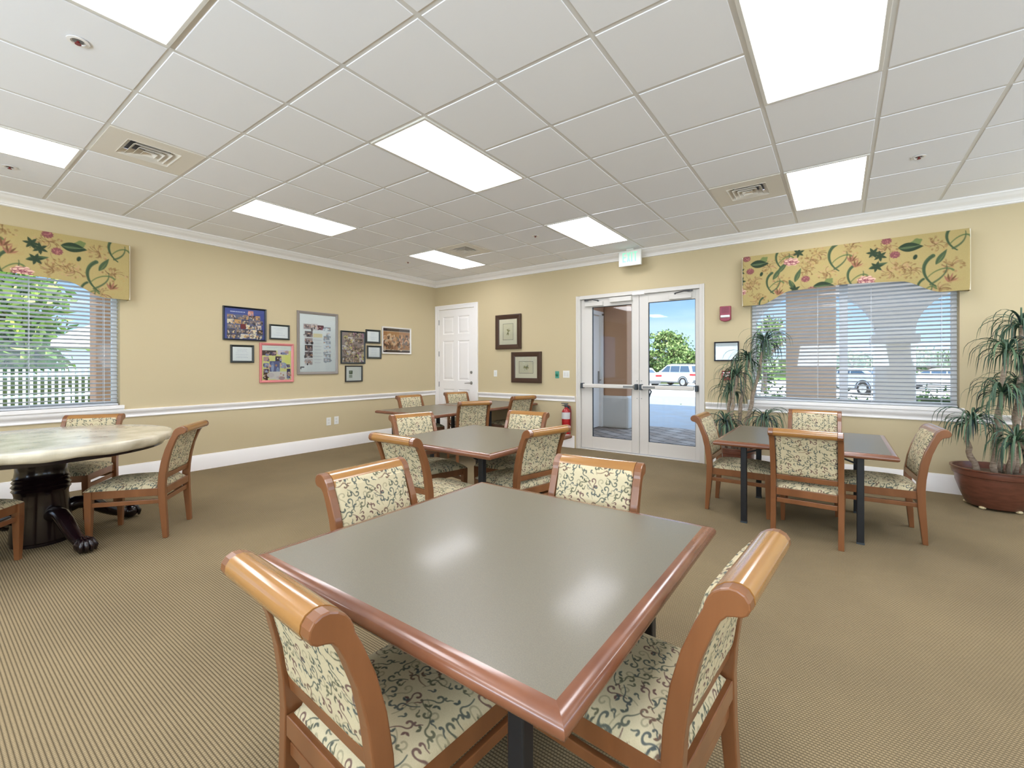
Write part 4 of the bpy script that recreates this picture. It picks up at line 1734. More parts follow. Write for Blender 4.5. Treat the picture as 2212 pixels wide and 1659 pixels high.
for k in range(4):
    q = MB()
    an = k * math.pi / 2
    c_, s_ = math.cos(an), math.sin(an)
    path = [(.10, .20), (.20, .235), (.27, .225), (.33, .185), (.39, .135), (.45, .095), (.50, .072), (.54, .062)]
    rad = [.050, .052, .052, .050, .045, .040, .038, .042]
    q.tube([(r * c_, r * s_, z) for r, z in path], rad, 16)
    ft = q.build('claw_leg', DARKW, th, smooth='all')
    q = MB()
    bx, by = .565 * c_, .565 * s_
    q.ball((bx, by, .056), .056, sc=(1.05, 1.05, 1))
    for t_ in (-.55, -.18, .18, .55):
        a2 = an + t_ * 1.3
        q.tube([(bx - .03 * c_ + .02 * math.cos(a2), by - .03 * s_ + .02 * math.sin(a2), .098), (bx + .045 * math.cos(a2), by + .045 * math.sin(a2), .088), (bx + .066 * math.cos(a2), by + .066 * math.sin(a2), .050), (bx + .062 * math.cos(a2), by + .062 * math.sin(a2), .018)], [.016, .018, .016, .009], 8)
    q.build('claw_foot', DARKW, ft, smooth='all')

VINYLC = mat('marbled_vinyl_cover', (214, 206, 184), 0.22, spec=0.6, coat=.4, noise=(6, (176, 166, 142), 6, (1, 1, 2.2)))
t = VINYLC.node_tree
bn = t.nodes.new('ShaderNodeTexNoise')
mp_ = t.nodes.new('ShaderNodeMapping')
co_ = t.nodes.new('ShaderNodeTexCoord')
mp_.inputs['Scale'].default_value = (1.0, 5.5, 1)
mp_.inputs['Rotation'].default_value = (0, 0, .9)
bn.inputs['Scale'].default_value = 5
bn.inputs['Detail'].default_value = 3
bm_ = t.nodes.new('ShaderNodeBump')
bm_.inputs['Strength'].default_value = .5
bm_.inputs['Distance'].default_value = .006
t.links.new(co_.outputs['Object'], mp_.inputs[0])
t.links.new(mp_.outputs[0], bn.inputs['Vector'])
t.links.new(bn.outputs['Fac'], bm_.inputs['Height'])
t.links.new(bm_.outputs[0], t.nodes['Principled BSDF'].inputs['Normal'])
q = MB()
seg = 220
rings = [(0.001, .7775), (.3, .7775), (.6, .7775), (RR - .01, .7775), (RR + .004, .774), (RR + .010, .765), (RR + .012, .748), (RR + .010, .735), (RR + .006, .722), (RR + .0, .712), (RR - .012, .704)]
vs = []
for i, (r, z) in enumerate(rings):
    for k in range(seg):
        a = 2 * math.pi * k / seg
        fold = 0
        if i > 4:
            f = (i - 4) / 6
            fold = f * (.004 * math.sin(17 * a + 2 * math.sin(3 * a)) + .003 * math.sin(41 * a + 1))
            zf = z + f * .005 * math.sin(9 * a + 1.5 * math.sin(5 * a))
        else:
            zf = z
        vs.append(((r + fold) * math.cos(a), (r + fold) * math.sin(a), zf))
fs = []
for i in range(len(rings) - 1):
    for k in range(seg):
        a, b_ = i * seg + k, i * seg + (k + 1) % seg
        fs.append((a, b_, b_ + seg, a + seg))
q.add(vs, fs)
q.f.append(tuple(range(seg)))
q.mi.append(0)
tc_ = q.build('tablecloth', VINYLC, smooth='all', loc=(RC[0], RC[1], 0))
tag(tc_, 'marbled beige vinyl cover fitted over the round table', 'tablecloth')

# ------------------------------------------------------------------ potted dracaenas
LEAFM = print_mat('strap_leaf', 0.45, 0.4)
BARK = mat('pale_cane_bark', (176, 158, 140), 0.85, noise=(30, (134, 116, 98), 5, (1, 1, 3)), bump=(60, .5, .004))
TERRA = mat('brown_terracotta', (112, 66, 50), 0.35, coat=.25, noise=(12, (92, 54, 40), 4, (1, 1, 4)))
SOIL = mat('potting_soil', (70, 52, 40), 0.95, bump=(40, .8, .01), noise=(30, (110, 90, 70), 4))


def rosette(name, parent, c, n, Lmin, Lmax, seed, wall_y=None, wall_x=None, up=0.6, boxes=()):
    r_ = random.Random(seed)
    V, F, Cc = [], [], []
    for k in range(n):
        az = r_.uniform(0, 2 * math.pi)
        t0 = k / n
        el = 1.35 - 1.25 * t0 ** .7 + r_.uniform(-.15, .15)
        L_ = r_.uniform(Lmin, Lmax) * (.75 + .25 * math.sin(math.pi * min(1, t0 + .25)))
        wd = r_.uniform(.012, .019)
        base = Vector(c) + Vector((math.cos(az) * .012, math.sin(az) * .012, .05 * (1 - t0) - .05))
        segs = 9
        p = base.copy()
        d_el = el
        shade = r_.uniform(0, 1)
        c0 = np.array((52, 78, 66)) * (1 - shade) + np.array((104, 134, 98)) * shade
        if r_.random() < .15:
            c0 = np.array((34, 52, 56))
        tw = r_.uniform(-.4, .4)
        o0 = len(V)
        droop = r_.uniform(.22, .40)
        for s in range(segs + 1):
            f = s / segs
            hw = wd / 2 * (1 - f ** 2.2) * (.55 + .45 * min(1, f * 4))
            dirv = Vector((math.cos(az) * math.cos(d_el), math.sin(az) * math.cos(d_el), math.sin(d_el)))
            side = Vector((-math.sin(az), math.cos(az), 0))
            nrm = side.cross(dirv)
            sd_ = (side * math.cos(tw) + nrm * math.sin(tw))
            for q_, lift in ((-1, .35), (0, 0), (1, .35)):
                vv = p + sd_ * hw * q_ - nrm * hw * lift * -1
                if wall_y is not None:
                    vv.y = min(vv.y, wall_y)
                V.append(tuple(vv))
                Cc.append(c0 * (.82 if q_ == 0 else 1.0))
            p = p + dirv * (L_ / segs)
            d_el -= droop * (1 + f * 1.1)
            d_el = max(d_el, -1.45)
        for s in range(segs):
            for q_ in (0, 1):
                a = o0 + s * 3 + q_
                F.append((a, a + 1, a + 4, a + 3))
    me = bpy.data.meshes.new(name)
    me.from_pydata(V, [], F)
    at = me.color_attributes.new('pattern', 'FLOAT_COLOR', 'POINT')
    cc = np.ones((len(V), 4), np.float32)
    cc[:, :3] = lin(np.array(Cc))
    at.data.foreach_set('color', cc.reshape(-1))
    me.polygons.foreach_set('use_smooth', [True] * len(me.polygons))
    me.materials.append(LEAFM)
    o_ = bpy.data.objects.new(name, me)
    COL.objects.link(o_)
    o_.parent = parent
    return o_


F_W = Vector((-math.sin(YAW), math.cos(YAW), 0))
R_W = Vector((math.cos(YAW), math.sin(YAW), 0))


def on_plane_y(x, y, Y):
    d = F_W + R_W * ((x - 1106) / 965.2) - Vector((0, 0, 1)) * ((y - 789.8) / 965.2)
    return d * (Y / d.y) + Vector((0, 0, CAM_Z))


def plant(label, pc_, pr, ph, stems, seed, Lr):
    """stems: list of (base offset xy, list of points..., head point)"""
    th = thing('potted_dracaena', label, 'plant', (0, 0, 0), 0, 'tall potted plants by the right window')
    cx_, cy_ = pc_
    q = MB()
    q.lathe([(pr * .60, .028), (pr * .63, .02), (pr * .66, .03), (pr * .78, ph * .35), (pr * .88, ph * .62), (pr * .90, ph * .80), (pr * .95, ph * .82), (pr * .97, ph * .9), (pr * .965, ph * .955), (pr * 1.0, ph * .97), (pr * 1.0, ph), (pr * .93, ph), (pr * .90, ph * .9), (pr * .88, ph * .8)], cx_, cy_, 48, cap=False)
    pot = q.build('pot', TERRA, th, smooth=True)
    q = MB()
    q.lathe([(0.001, ph * .86), (pr * .5, ph * .87), (pr * .885, ph * .84)], cx_, cy_, 32, cap=False)
    q.build('soil', SOIL, th, smooth=True)
    q = MB()
    q.lathe([(pr * .6, .034), (.001, .034)], cx_, cy_, 32, cap=False)
    for k in range(5):
        a = k * 1.257 + .3
        q.ball((cx_ + pr * .62 * math.cos(a), cy_ + pr * .62 * math.sin(a), .015), .020, 10, 6, (1.3, 1.3, .72))
    q.build('caddy_feet', mat('cream_caddy', (206, 190, 150), .5), th)
    for k, (bx, by, mid_, head) in enumerate(stems):
        b0 = Vector((cx_ + bx, cy_ + by, ph * .84))
        h_ = Vector(head)
        m_ = Vector(mid_)
        pts = []
        for s in range(13):
            f = s / 12
            p = b0 * (1 - f) ** 2 + m_ * 2 * f * (1 - f) + h_ * f * f
            pts.append(p + Vector((math.sin(s * 1.7 + k) * .008, math.cos(s * 2.1 + k) * .008, 0)))
        q = MB()
        q.tube(pts, [.025 - .012 * (s / 12) + .002 * (s % 2) for s in range(13)], 10)
        q.build('cane', BARK, th, smooth='all')
        rosette('foliage', th, h_ + Vector((0, 0, .03)), 64, Lr * .7, Lr, seed * 17 + k, wall_y=YD - .05)
    return th


Yp = 5.82
P_ = lambda x, y, Y=Yp: on_plane_y(x, y, Y)


def stems_from(pc_, ph, heads):
    out_ = []
    for n_, (hx, hy, Y, bx, by, mx_) in enumerate(heads):
        h = P_(hx, hy, Y)
        b0 = Vector((pc_[0] + bx, pc_[1] + by, ph))
        m_ = (b0 + h) / 2 + Vector((mx_, 0, .06))
        out_.append((bx, by, m_, h))
    return out_


pcL = (-1.02, 5.93)
plant('tall potted dracaena left of the right window, its brown pot hidden behind the right table', pcL, .24, .34,
      stems_from(pcL, .30, [(1653, 742, 5.75, .06, 0, .02), (1616, 778, 5.85, .0, .05, .0), (1592, 812, 5.70, -.05, -.03, -.02), (1580, 846, 5.95, -.06, .05, -.05), (1566, 915, 5.70, -.10, -.05, -.08), (1651, 908, 5.8, .10, -.05, .12)]), 3, .46)
pcR = (1.17, 5.97)
plant('tall potted dracaena at the right edge in a wide brown terracotta pot', pcR, .310, .365,
      stems_from(pcR, .34, [(2206, 705, 5.85, .08, 0, .05), (2178, 762, 5.70, .03, .06, -.04), (2236, 770, 5.9, .12, .05, .05), (2165, 852, 5.72, -.02, -.06, -.03), (2200, 835, 5.95, .1, .05, .0), (2098, 912, 5.72, -.12, -.05, -.10), (2196, 955, 5.6, .14, -.08, .1)]), 5, .48)

# ------------------------------------------------------------------ outside: ground
PAV = mat('concrete_pavers', (150, 142, 136), 0.85, spec=.2)
t = PAV.node_tree
b = t.nodes['Principled BSDF']
co = t.nodes.new('ShaderNodeTexCoord')
mp_ = t.nodes.new('ShaderNodeMapping')
mp_.inputs['Rotation'].default_value = (0, 0, .62)
br = t.nodes.new('ShaderNodeTexBrick')
br.inputs['Scale'].default_value = 1.0
br.inputs['Brick Width'].default_value = .36
br.inputs['Row Height'].default_value = .24
br.inputs['Mortar Size'].default_value = .012
br.inputs['Color1'].default_value = rgba((168, 158, 150))
br.inputs['Color2'].default_value = rgba((140, 126, 116))
br.inputs['Mortar'].default_value = rgba((58, 54, 52))
t.links.new(co.outputs['Object'], mp_.inputs[0])
t.links.new(mp_.outputs[0], br.inputs['Vector'])
t.links.new(br.outputs['Color'], b.inputs['Base Color'])
ASPH = mat('pale_asphalt', (158, 162, 168), 0.9, spec=.2, noise=(2.0, (158, 156, 154), 6))
CONC = mat('white_concrete', (240, 236, 228), 0.8, spec=.2)
GRASS = mat('lawn_grass', (120, 150, 70), 0.95, spec=.1, noise=(1.5, (96, 130, 56), 8))


def gz(d):
    return float(np.interp(d, [0, 6.5, 12, 20, 36, 120], [-.03, -.03, -.06, -.15, -.33, -.5]))


def ground(name, y0, y1, x0, x1, mtl, lift=0.0, n=20, kind='structure'):
    q = MB()
    ys = np.linspace(y0, y1, n)
    vs = []
    for y in ys:
        for x in (x0, x1):
            vs.append((x, y, gz(y) + lift))
    for y in ys:
        for x in (x0, x1):
            vs.append((x, y, gz(y) + lift - .3))
    m_ = 2 * n
    fs = [(2 * i, 2 * i + 1, 2 * i + 3, 2 * i + 2) for i in range(n - 1)] + [(m_ + 2 * i, m_ + 2 * i + 1, m_ + 2 * i + 3, m_ + 2 * i + 2) for i in range(n - 1)]
    for i in range(n - 1):
        fs += [(2 * i, 2 * i + 2, m_ + 2 * i + 2, m_ + 2 * i), (2 * i + 1, 2 * i + 3, m_ + 2 * i + 3, m_ + 2 * i + 1)]
    fs += [(0, 1, m_ + 1, m_), (m_ - 2, m_ - 1, 2 * m_ - 1, 2 * m_ - 2)]
    q.add(vs, fs)
    o_ = q.build(name, mtl)
    o_['kind'] = kind
    return o_


ground('floor_porch_pavers', YD + T, 9.95, -6.7, 12, PAV)
ground('floor_driveway', 9.95, 22.0, -60, 40, ASPH)
ground('floor_parking_lot', 22.0, 60.0, -80, 60, CONC)
ground('floor_far_lawn', 60.0, 110.0, -120, 100, GRASS)
# left side patio and lawn
q = MB()
q.box(-12.5, XL - T, -12, 9.9, -.4, -.05)
struct(q.build('floor_side_patio', mat('pale_patio', (206, 200, 190), .85)))
q = MB()
q.box(-70, -12.5, -30, 9.9, -.45, -.08)
struct(q.build('floor_side_lawn', GRASS))

# porch alcove: tan wall with a white door, and a pillar with a white base
q = MB()
q.box(-4.40, -4.20, YD + T, 8.14, -.03, 3.2)
q.box(-4.40, -4.20, 8.14, 9.10, 2.44, 3.2)
q.box(-4.40, -4.20, 9.10, 9.78, -.03, 3.2)
q.box(-4.20, -3.64, YD + T, 9.78, 2.78, 3.2)
struct(q.build('wall_porch', STUCCO))
q = MB()
q.box(-4.33, -4.25, 8.18, 9.06, -.02, 2.40)
d3 = struct(q.build('door_3', WHITE, bevel=.003))
q = MB()
for (a0, a1) in ((8.28, 8.56), (8.66, 8.96)):
    for (z0, z1) in ((.2, .9), (1.05, 1.75), (1.9, 2.28)):
        q.box(-4.249, -4.243, a0, a1, z0, z1)
q.build('door_panel', WHITE, d3, bevel=.003)
q = MB()
q.box(-4.249, -4.235, 8.98, 9.04, .93, 1.19)
q.tube([(-4.24, 9.01, 1.0), (-4.19, 9.01, 1.0), (-4.185, 8.91, .99)], .010, 8)
q.build('lever_handle', STEEL, d3)
for n_, (a0, a1, z0, z1) in enumerate(((8.10, 8.175, -.03, 2.45), (9.065, 9.14, -.03, 2.45), (8.10, 9.14, 2.41, 2.49))):
    q = MB()
    q.box(-4.26, -4.185, a0, a1, z0, z1)
    q.build('casing', WHITE, d3)


def pillar(label, x0, x1, y0, y1, z1, mtl, base=None, cap=False):
    th = thing('porch_pillar', label, 'pillar', ((x0 + x1) / 2, (y0 + y1) / 2, gz(y0)), 0, 'porch pillars')
    hx, hy = (x1 - x0) / 2, (y1 - y0) / 2
    q = MB()
    q.box(-hx, hx, -hy, hy, 0, z1)
    q.build('shaft', mtl, th, bevel=.02)
    if base:
        q = MB()
        q.prism([(-hx - .06, -hy - .07), (hx + .06, -hy - .07), (hx + .06, hy + .07), (-hx - .06, hy + .07)], 0, base, 'z')
        q.build('base', mat('white_stucco', (214, 212, 208), .85), th, bevel=.05)
    if cap:
        q = MB()
        q.box(-hx - .05, hx + .05, -hy - .05, hy + .05, z1 - .25, z1 - .12)
        q.build('capital', mtl, th, bevel=.01)
    return th


pillar('tan square pillar with white base, seen through the left glass door', -4.195, -3.66, 9.18, 9.75, 2.80, STUCCO, .70)
pillar('tan square pillar close outside the right window', -.66, -.03, 8.05, 8.6, 3.6, mat('pale_tan_stucco', (232, 206, 186), .9))
WST = mat('bright_white_stucco', (246, 244, 240), .85)
pillar('white pillar farther outside the right window', .47, .97, 9.3, 9.8, 1.95, WST, .5, True)
# arcade above the white pillar
q = MB()
for (xa, xb) in ((-1.35, .47), (.97, 3.2), (3.7, 6.2)):
    r_ = (xb - xa) / 2
    cxx = (xa + xb) / 2
    n_ = 24
    for k in range(n_):
        a, a2 = math.pi * (1 - k / n_), math.pi * (1 - (k + 1) / n_)
        x0, x1 = cxx + r_ * math.cos(a), cxx + r_ * math.cos(a2)
        z0, z1 = 1.85 + .75 * math.sin(a), 1.85 + .75 * math.sin(a2)
        q.prism([(x0, z0), (x1, z1), (x1, 3.3), (x0, 3.3)], 9.35, 9.75, 'y')
for (xa, xb) in ((.47, .97), (3.2, 3.7)):
    q.box(xa, xb, 9.35, 9.75, 1.92 if xa < 3 else -.05, 3.3)
struct(q.build('wall_arcade', WST))

# ------------------------------------------------------------------ vegetation
BARKT = mat('tree_bark', (112, 98, 84), .9, bump=(20, .6, .02))


def leaf_cloud(name, blobs, n, size, cols, mname, parent=None):
    """blobs: (centre, radii); small bent leaf blades scattered through each"""
    V, F, Cc = [], [], []
    wts = np.array([b_[1][0] * b_[1][1] + b_[1][0] * b_[1][2] for b_ in blobs])
    wts = wts / wts.sum()
    for bi, b_ in enumerate(blobs):
        k = int(n * wts[bi])
        d = nrng.normal(size=(k, 3))
        d /= np.linalg.norm(d, axis=1)[:, None]
        r_ = nrng.uniform(.35, 1.0, k) ** .6
        r_ = np.abs(nrng.normal(0, .62, k))
        pts = np.array(b_[0]) + d * r_[:, None] * np.array(b_[1])
        pts = pts[pts[:, 2] > .02]
        for p in pts:
            a = nrng.normal(size=3)
            a /= np.linalg.norm(a)
            b2 = np.cross(a, nrng.normal(size=3))
            b2 /= np.linalg.norm(b2) + 1e-9
            s = size * nrng.uniform(.6, 1.3)
            o_ = len(V)
            c_ = np.cross(a, b2) * s * .18
            V += [tuple(p - a * s), tuple(p + b2 * s * .55 + c_), tuple(p + a * s), tuple(p - b2 * s * .55 + c_)]
            F += [(o_, o_ + 1, o_ + 2), (o_, o_ + 2, o_ + 3)]
            cc_ = cols[nrng.randint(len(cols))]
            Cc += [cc_] * 4
    me = bpy.data.meshes.new(name)
    me.from_pydata(V, [], F)
    at = me.color_attributes.new('pattern', 'FLOAT_COLOR', 'POINT')
    q_ = np.ones((len(V), 4), np.float32)
    q_[:, :3] = lin(np.array(Cc, float))
    at.data.foreach_set('color', q_.reshape(-1))
    me.materials.append(print_mat(mname, .7, .2))
    o_ = bpy.data.objects.new(name, me)
    COL.objects.link(o_)
    if parent is not None:
        o_.parent = parent
    return o_


GC = [(100, 128, 72), (82, 110, 58), (128, 152, 90), (58, 82, 46), (156, 174, 116)]
DC = [(70, 92, 60), (90, 112, 72), (58, 76, 56)]


def scr(x, d):
    """ground point at photo column x and depth d"""
    return (F_W + R_W * ((x - 1106) / 965.2)) * d


def tree(label, p, h, crown, cols, n=3500, size=.16, seed=1, trunk=.16):
    r_ = random.Random(seed)
    z0 = gz(p.y) if p.y > YD else -.08
    th = thing('tree', label, 'tree', (p.x, p.y, z0), 0, 'trees outside')
    q = MB()
    q.tube([(0, 0, 0), (.04, .02, h * .3), (-.05, .03, h * .55), (.05, 0, h * .8)], [trunk, trunk * .8, trunk * .6, trunk * .3], 10)
    for k in range(5):
        a = k * 1.3 + seed
        q.tube([(0, 0, h * (.25 + .07 * k)), (math.cos(a) * crown * .4, math.sin(a) * crown * .4, h * (.42 + .07 * k)), (math.cos(a) * crown * .8, math.sin(a) * crown * .8, h * (.52 + .08 * k))], [trunk * .5, trunk * .35, trunk * .15], 8)
    q.build('trunk', BARKT, th, smooth='all')
    bl = []
    for k in range(15):
        a = r_.uniform(0, 6.28)
        f = k / 14
        rr = crown * (1 - abs(f - .35) * 1.05) * r_.uniform(.35, .9)
        bl.append(((math.cos(a) * rr, math.sin(a) * rr, h * (.18 + .76 * f)), (crown * r_.uniform(.28, .46),) * 2 + (h * r_.uniform(.07, .12),)))
    leaf_cloud('foliage', bl, n, size, cols, 'tree_leaves', th)
    return th


tree('green leafy tree beyond the parked cars, seen through the right glass door', scr(1444, 44), 5.0, 2.5, GC, 11000, .15, 4, .12)
tree('smaller tree behind the white car, seen at the right of the glass door', scr(1495, 47), 3.0, 2.2, GC, 9000, .30, 9)
tree('pale green tree at the left side of the right glass door', scr(1380, 49), 3.4, 2.4, GC, 9000, .30, 12)
tree('tree outside the left part of the right window', scr(1650, 26), 4.2, 1.7, GC, 3000, .13, 3)
tree('tree outside the middle of the right window', scr(1840, 40), 2.8, 3.0, GC, 3000, .16, 6)
tree('tree outside the right part of the right window', scr(2010, 40), 3.0, 3.2, GC, 3000, .16, 8)


def hedge(label, x0, x1, y0, y1, h, n, cols=GC, group='clipped hedges outside'):
    th = thing('hedge', label, 'hedge', ((x0 + x1) / 2, (y0 + y1) / 2, gz((y0 + y1) / 2) if y0 > YD else -.08), 0, group)
    hx, hy = (x1 - x0) / 2, (y1 - y0) / 2
    q = MB()
    q.box(-hx * .95, hx * .95, -hy * .85, hy * .85, 0, h * .82)
    q.build('branches', mat('hedge_inside', (70, 84, 50), .95), th)
    bl = []
    k = max(2, int((x1 - x0) / .8))
    k2 = max(1, int((y1 - y0) / .8))
    for i in range(k):
        for j in range(k2):
            bl.append(((-hx + (i + .5) * 2 * hx / k, -hy + (j + .5) * 2 * hy / k2, h * .55), (hx / k * 1.35, hy / k2 * 1.3, h * .48)))
    leaf_cloud('foliage', bl, n, .05, cols, 'hedge_leaves', th)
    return th


a, b_ = scr(1418, 39), scr(1440, 39)
hedge('low hedge between the two parked cars', -17.5, -11.0, 40.2, 41.0, 1.2, 4500)
hedge('sunlit hedge outside the right window, left of the white pillar', -2.6, .3, 11.9, 12.9, .75, 3500)
hedge('sunlit hedge outside the right window, right of the white pillar', 1.2, 5.4, 11.9, 12.9, .85, 4500)
hedge('long dark hedge line at the far end of the parking lot', -70, 45, 80, 82, 3.2, 12000, DC, 'far hedge line')

# ------------------------------------------------------------------ cars
TYRE = mat('tyre_rubber', (30, 30, 32), .8)
ALLOY = mat('alloy_wheel', (190, 190, 192), .3, metal=.6)
CGL = mat('tinted_car_glass', (58, 78, 100), .08, spec=.8)
TAIL = mat('red_tail_lamp', (190, 40, 44), .25)


def car(label, p, head, body, suv=True, group='cars parked outside'):
    """x forward, origin on the ground mid wheelbase"""
    th = thing('car', label, 'car', (p.x, p.y, gz(p.y)), math.atan2(head[1], head[0]), group)
    H_ = 1.74 if suv else 1.46
    low = [(-2.32, .42), (-2.36, .60), (-2.34, .98), (-2.22, 1.08), (1.10, 1.10), (1.9, 1.02), (2.25, .88), (2.36, .66), (2.34, .36), (-2.2, .30)]
    green = [(-2.20, 1.08), (-1.98, H_ - .10), (-1.80, H_ - .02), (.05, H_), (.35, H_ - .06), (1.12, 1.10)] if suv else [(-1.9, 1.02), (-1.2, H_ - .04), (-.3, H_), (.2, H_ - .04), (1.1, 1.02)]
    q = MB()
    q.prism([(x, z) for x, z in low], -.94, .94, 'y')
    q.build('body', mat('car_paint_%d' % body[0], body, .25, coat=.8), th, bevel=.06, bseg=3)
    q = MB()
    n_ = len(green)
    vs = [(x, -.86 + max(0, (z - 1.08)) * .22, z) for x, z in green] + [(x, .86 - max(0, (z - 1.08)) * .22, z) for x, z in green]
    q.add(vs, [tuple(range(n_))[::-1], tuple(range(n_, 2 * n_))] + [(i, (i + 1) % n_, n_ + (i + 1) % n_, n_ + i) for i in range(n_)])
    q.build('cabin', mat('car_paint_%d' % body[0], body), th, bevel=.05, bseg=3)
    hz = H_ - .14
    for s in (-1, 1):
        for (xa, xb, xc, xd) in (((-1.98, -1.05, -1.05, -1.78), (-.98, -.10, -.10, -.98), (-.02, .80, .28, -.02)) if suv else ((-1.55, -.6, -.6, -1.15), (-.53, .2, .2, -.53), (.28, .85, .45, .28))):
            q = MB()
            y0 = s * (.862 - .0)
            y1 = s * (.868 - (hz - 1.12) * .22)
            z0 = 1.14 if suv else 1.08
            vs = [(xa, y0, z0), (xb, y0, z0), (xc, y1, hz), (xd, y1, hz)]
            vs += [(x, y * .97, z) for x, y, z in vs]
            q.add(vs, [(0, 1, 2, 3), (4, 5, 6, 7), (0, 1, 5, 4), (1, 2, 6, 5), (2, 3, 7, 6), (3, 0, 4, 7)])
            q.build('side_window', CGL, th)
    q = MB()
    if suv:
        q.add([(-2.215, -.74, 1.16), (-2.215, .74, 1.16), (-2.03, .66, H_ - .14), (-2.03, -.66, H_ - .14), (-2.15, -.74, 1.16), (-2.15, .74, 1.16), (-1.97, .66, H_ - .14), (-1.97, -.66, H_ - .14)], [(0, 1, 2, 3), (4, 5, 6, 7), (0, 1, 5, 4), (2, 3, 7, 6), (1, 2, 6, 5), (0, 3, 7, 4)])
    else:
        q.add([(-1.86, -.72, 1.08), (-1.86, .72, 1.08), (-1.25, .64, H_ - .08), (-1.25, -.64, H_ - .08), (-1.8, -.72, 1.04), (-1.8, .72, 1.04), (-1.2, .64, H_ - .12), (-1.2, -.64, H_ - .12)], [(0, 1, 2, 3), (4, 5, 6, 7), (0, 1, 5, 4), (2, 3, 7, 6), (1, 2, 6, 5), (0, 3, 7, 4)])
    q.build('rear_window', CGL, th)
    for s in (-1, 1):
        q = MB()
        y0, y1 = sorted((s * .50, s * .955))
        q.box(-2.385, -2.05, y0 if s > 0 else s * .955, y1, .86, 1.0) if suv else q.box(-2.40, -2.1, y0, y1, .80, .93)
        q.build('tail_lamp', TAIL, th, bevel=.02)
    q = MB()
    q.box(-2.42, -2.2, -.88, .88, .32, .52)
    q.box(-2.0, 2.2, -.945, .945, .28, .40)
    q.build('bumper_trim', mat('bumper_grey', (90, 92, 96), .6), th, bevel=.03)
    q = MB()
    q.box(-2.405, -2.34, -.26, .26, .62, .76)
    q.build('plate_panel', mat('plate_white', (220, 220, 216), .4), th)
    if suv:
        for s in (-1, 1):
            q = MB()
            q.tube([(-1.8, s * .66, H_ + .0), (-1.7, s * .66, H_ + .05), (-.1, s * .66, H_ + .06), (.05, s * .66, H_ - .0)], .018, 8)
            q.build('roof_rail', mat('roof_rail_black', (44, 46, 48), .4), th)
    for sx_ in (-1.40, 1.42):
        for s in (-1, 1):
            q = MB()
            ya, yb = s * .74, s * .965
            prof = [(.20, ya), (.345, ya), (.36, (ya + yb) / 2), (.345, yb), (.24, yb), (.23, yb - s * .03)]
            q.lathe(prof, sx_, .36, 28, 'y', cap=False)
            wl = q.build('wheel', TYRE, th, smooth=True)
            q = MB()
            q.lathe([(.23, yb - s * .02), (.05, yb - s * .005), (.001, yb - s * .0)], sx_, .36, 28, 'y', cap=False)
            for k in range(6):
                a = k * math.pi / 3
                q.prism([(sx_ + .04 * math.cos(a + 1.2), .36 + .04 * math.sin(a + 1.2)), (sx_ + .22 * math.cos(a + .12), .36 + .22 * math.sin(a + .12)), (sx_ + .22 * math.cos(a - .12), .36 + .22 * math.sin(a - .12)), (sx_ + .04 * math.cos(a - 1.2), .36 + .04 * math.sin(a - 1.2))], yb - s * .004, yb + s * .004, 'y')
            q.build('alloy', ALLOY, wl)
            q = MB()
            pts = [(sx_ + .43 * math.cos(a), s * .935, .36 + .43 * math.sin(a)) for a in np.linspace(.0, math.pi, 14)]
            q.tube(pts, .035, 6)
            q.build('wheel_arch', mat('arch_black', (52, 54, 58), .6), th)
    for s in (-1, 1):
        q = MB()
        q.ball((.78, s * 1.02, 1.14), .11, 12, 8, (.6, 1, .75))
        q.build('wing_mirror', mat('car_paint_%d' % body[0], body), th, smooth='all')
    return th


car('white SUV parked outside, right side of the glass door view', scr(1462, 36.0), (-.898, .433), (184, 192, 202))
car('silver car with red tail lamp at the left of the glass door view', scr(1374, 34.5), (-.68, .73), (206, 214, 224), False)
car('pale blue car parked beyond the hedge, seen through the right window blind', scr(1845, 25), (-.7, .7), (170, 186, 214), False)
car('dark silver car parked beyond the hedge, at the right of the window blind', scr(2030, 30), (-.9, .35), (188, 192, 200), False)

# ------------------------------------------------------------------ left side garden
q = MB()
th = thing('patio_umbrella', 'large cream patio umbrella on the lawn outside the left window', 'umbrella', (-16.9, 4.1, -.08), 0)
q.lathe([(.03, .0), (.03, 2.75)], seg=12)
q.build('pole', WHITE, th)
q = MB()
seg = 8
vs = [(0, 0, 2.85)]
rr_ = [(.7, 2.68), (1.3, 2.40), (1.75, 2.08), (1.76, 1.90)]
for r_, z in rr_:
    for k in range(seg):
        a = k * 2 * math.pi / seg
        vs.append((r_ * math.cos(a), r_ * math.sin(a), z))
fs = [(0, 1 + k, 1 + (k + 1) % seg) for k in range(seg)]
for i in range(3):
    for k in range(seg):
        a, b2 = 1 + i * seg + k, 1 + i * seg + (k + 1) % seg
        fs.append((a, b2, b2 + seg, a + seg))
q.add(vs, fs)
q.build('canopy', mat('cream_canvas', (236, 228, 208), .8), th)
q = MB()
q.lathe([(.28, 0), (.28, .06), (.05, .1)], seg=20)
q.build('base', DARKG, th)
th = thing('patio_table', 'round white patio table under the umbrella', 'table', (-15.6, 3.4, -.08), 0)
q = MB()
q.lathe([(.6, .70), (.6, .73)], seg=28)
q.build('tabletop', WHITE, th)
for k in range(4):
    q = MB()
    a = k * 1.57 + .78
    q.tube([(.45 * math.cos(a), .45 * math.sin(a), 0), (.3 * math.cos(a), .3 * math.sin(a), .70)], .02, 8)
    q.build('leg', WHITE, th)
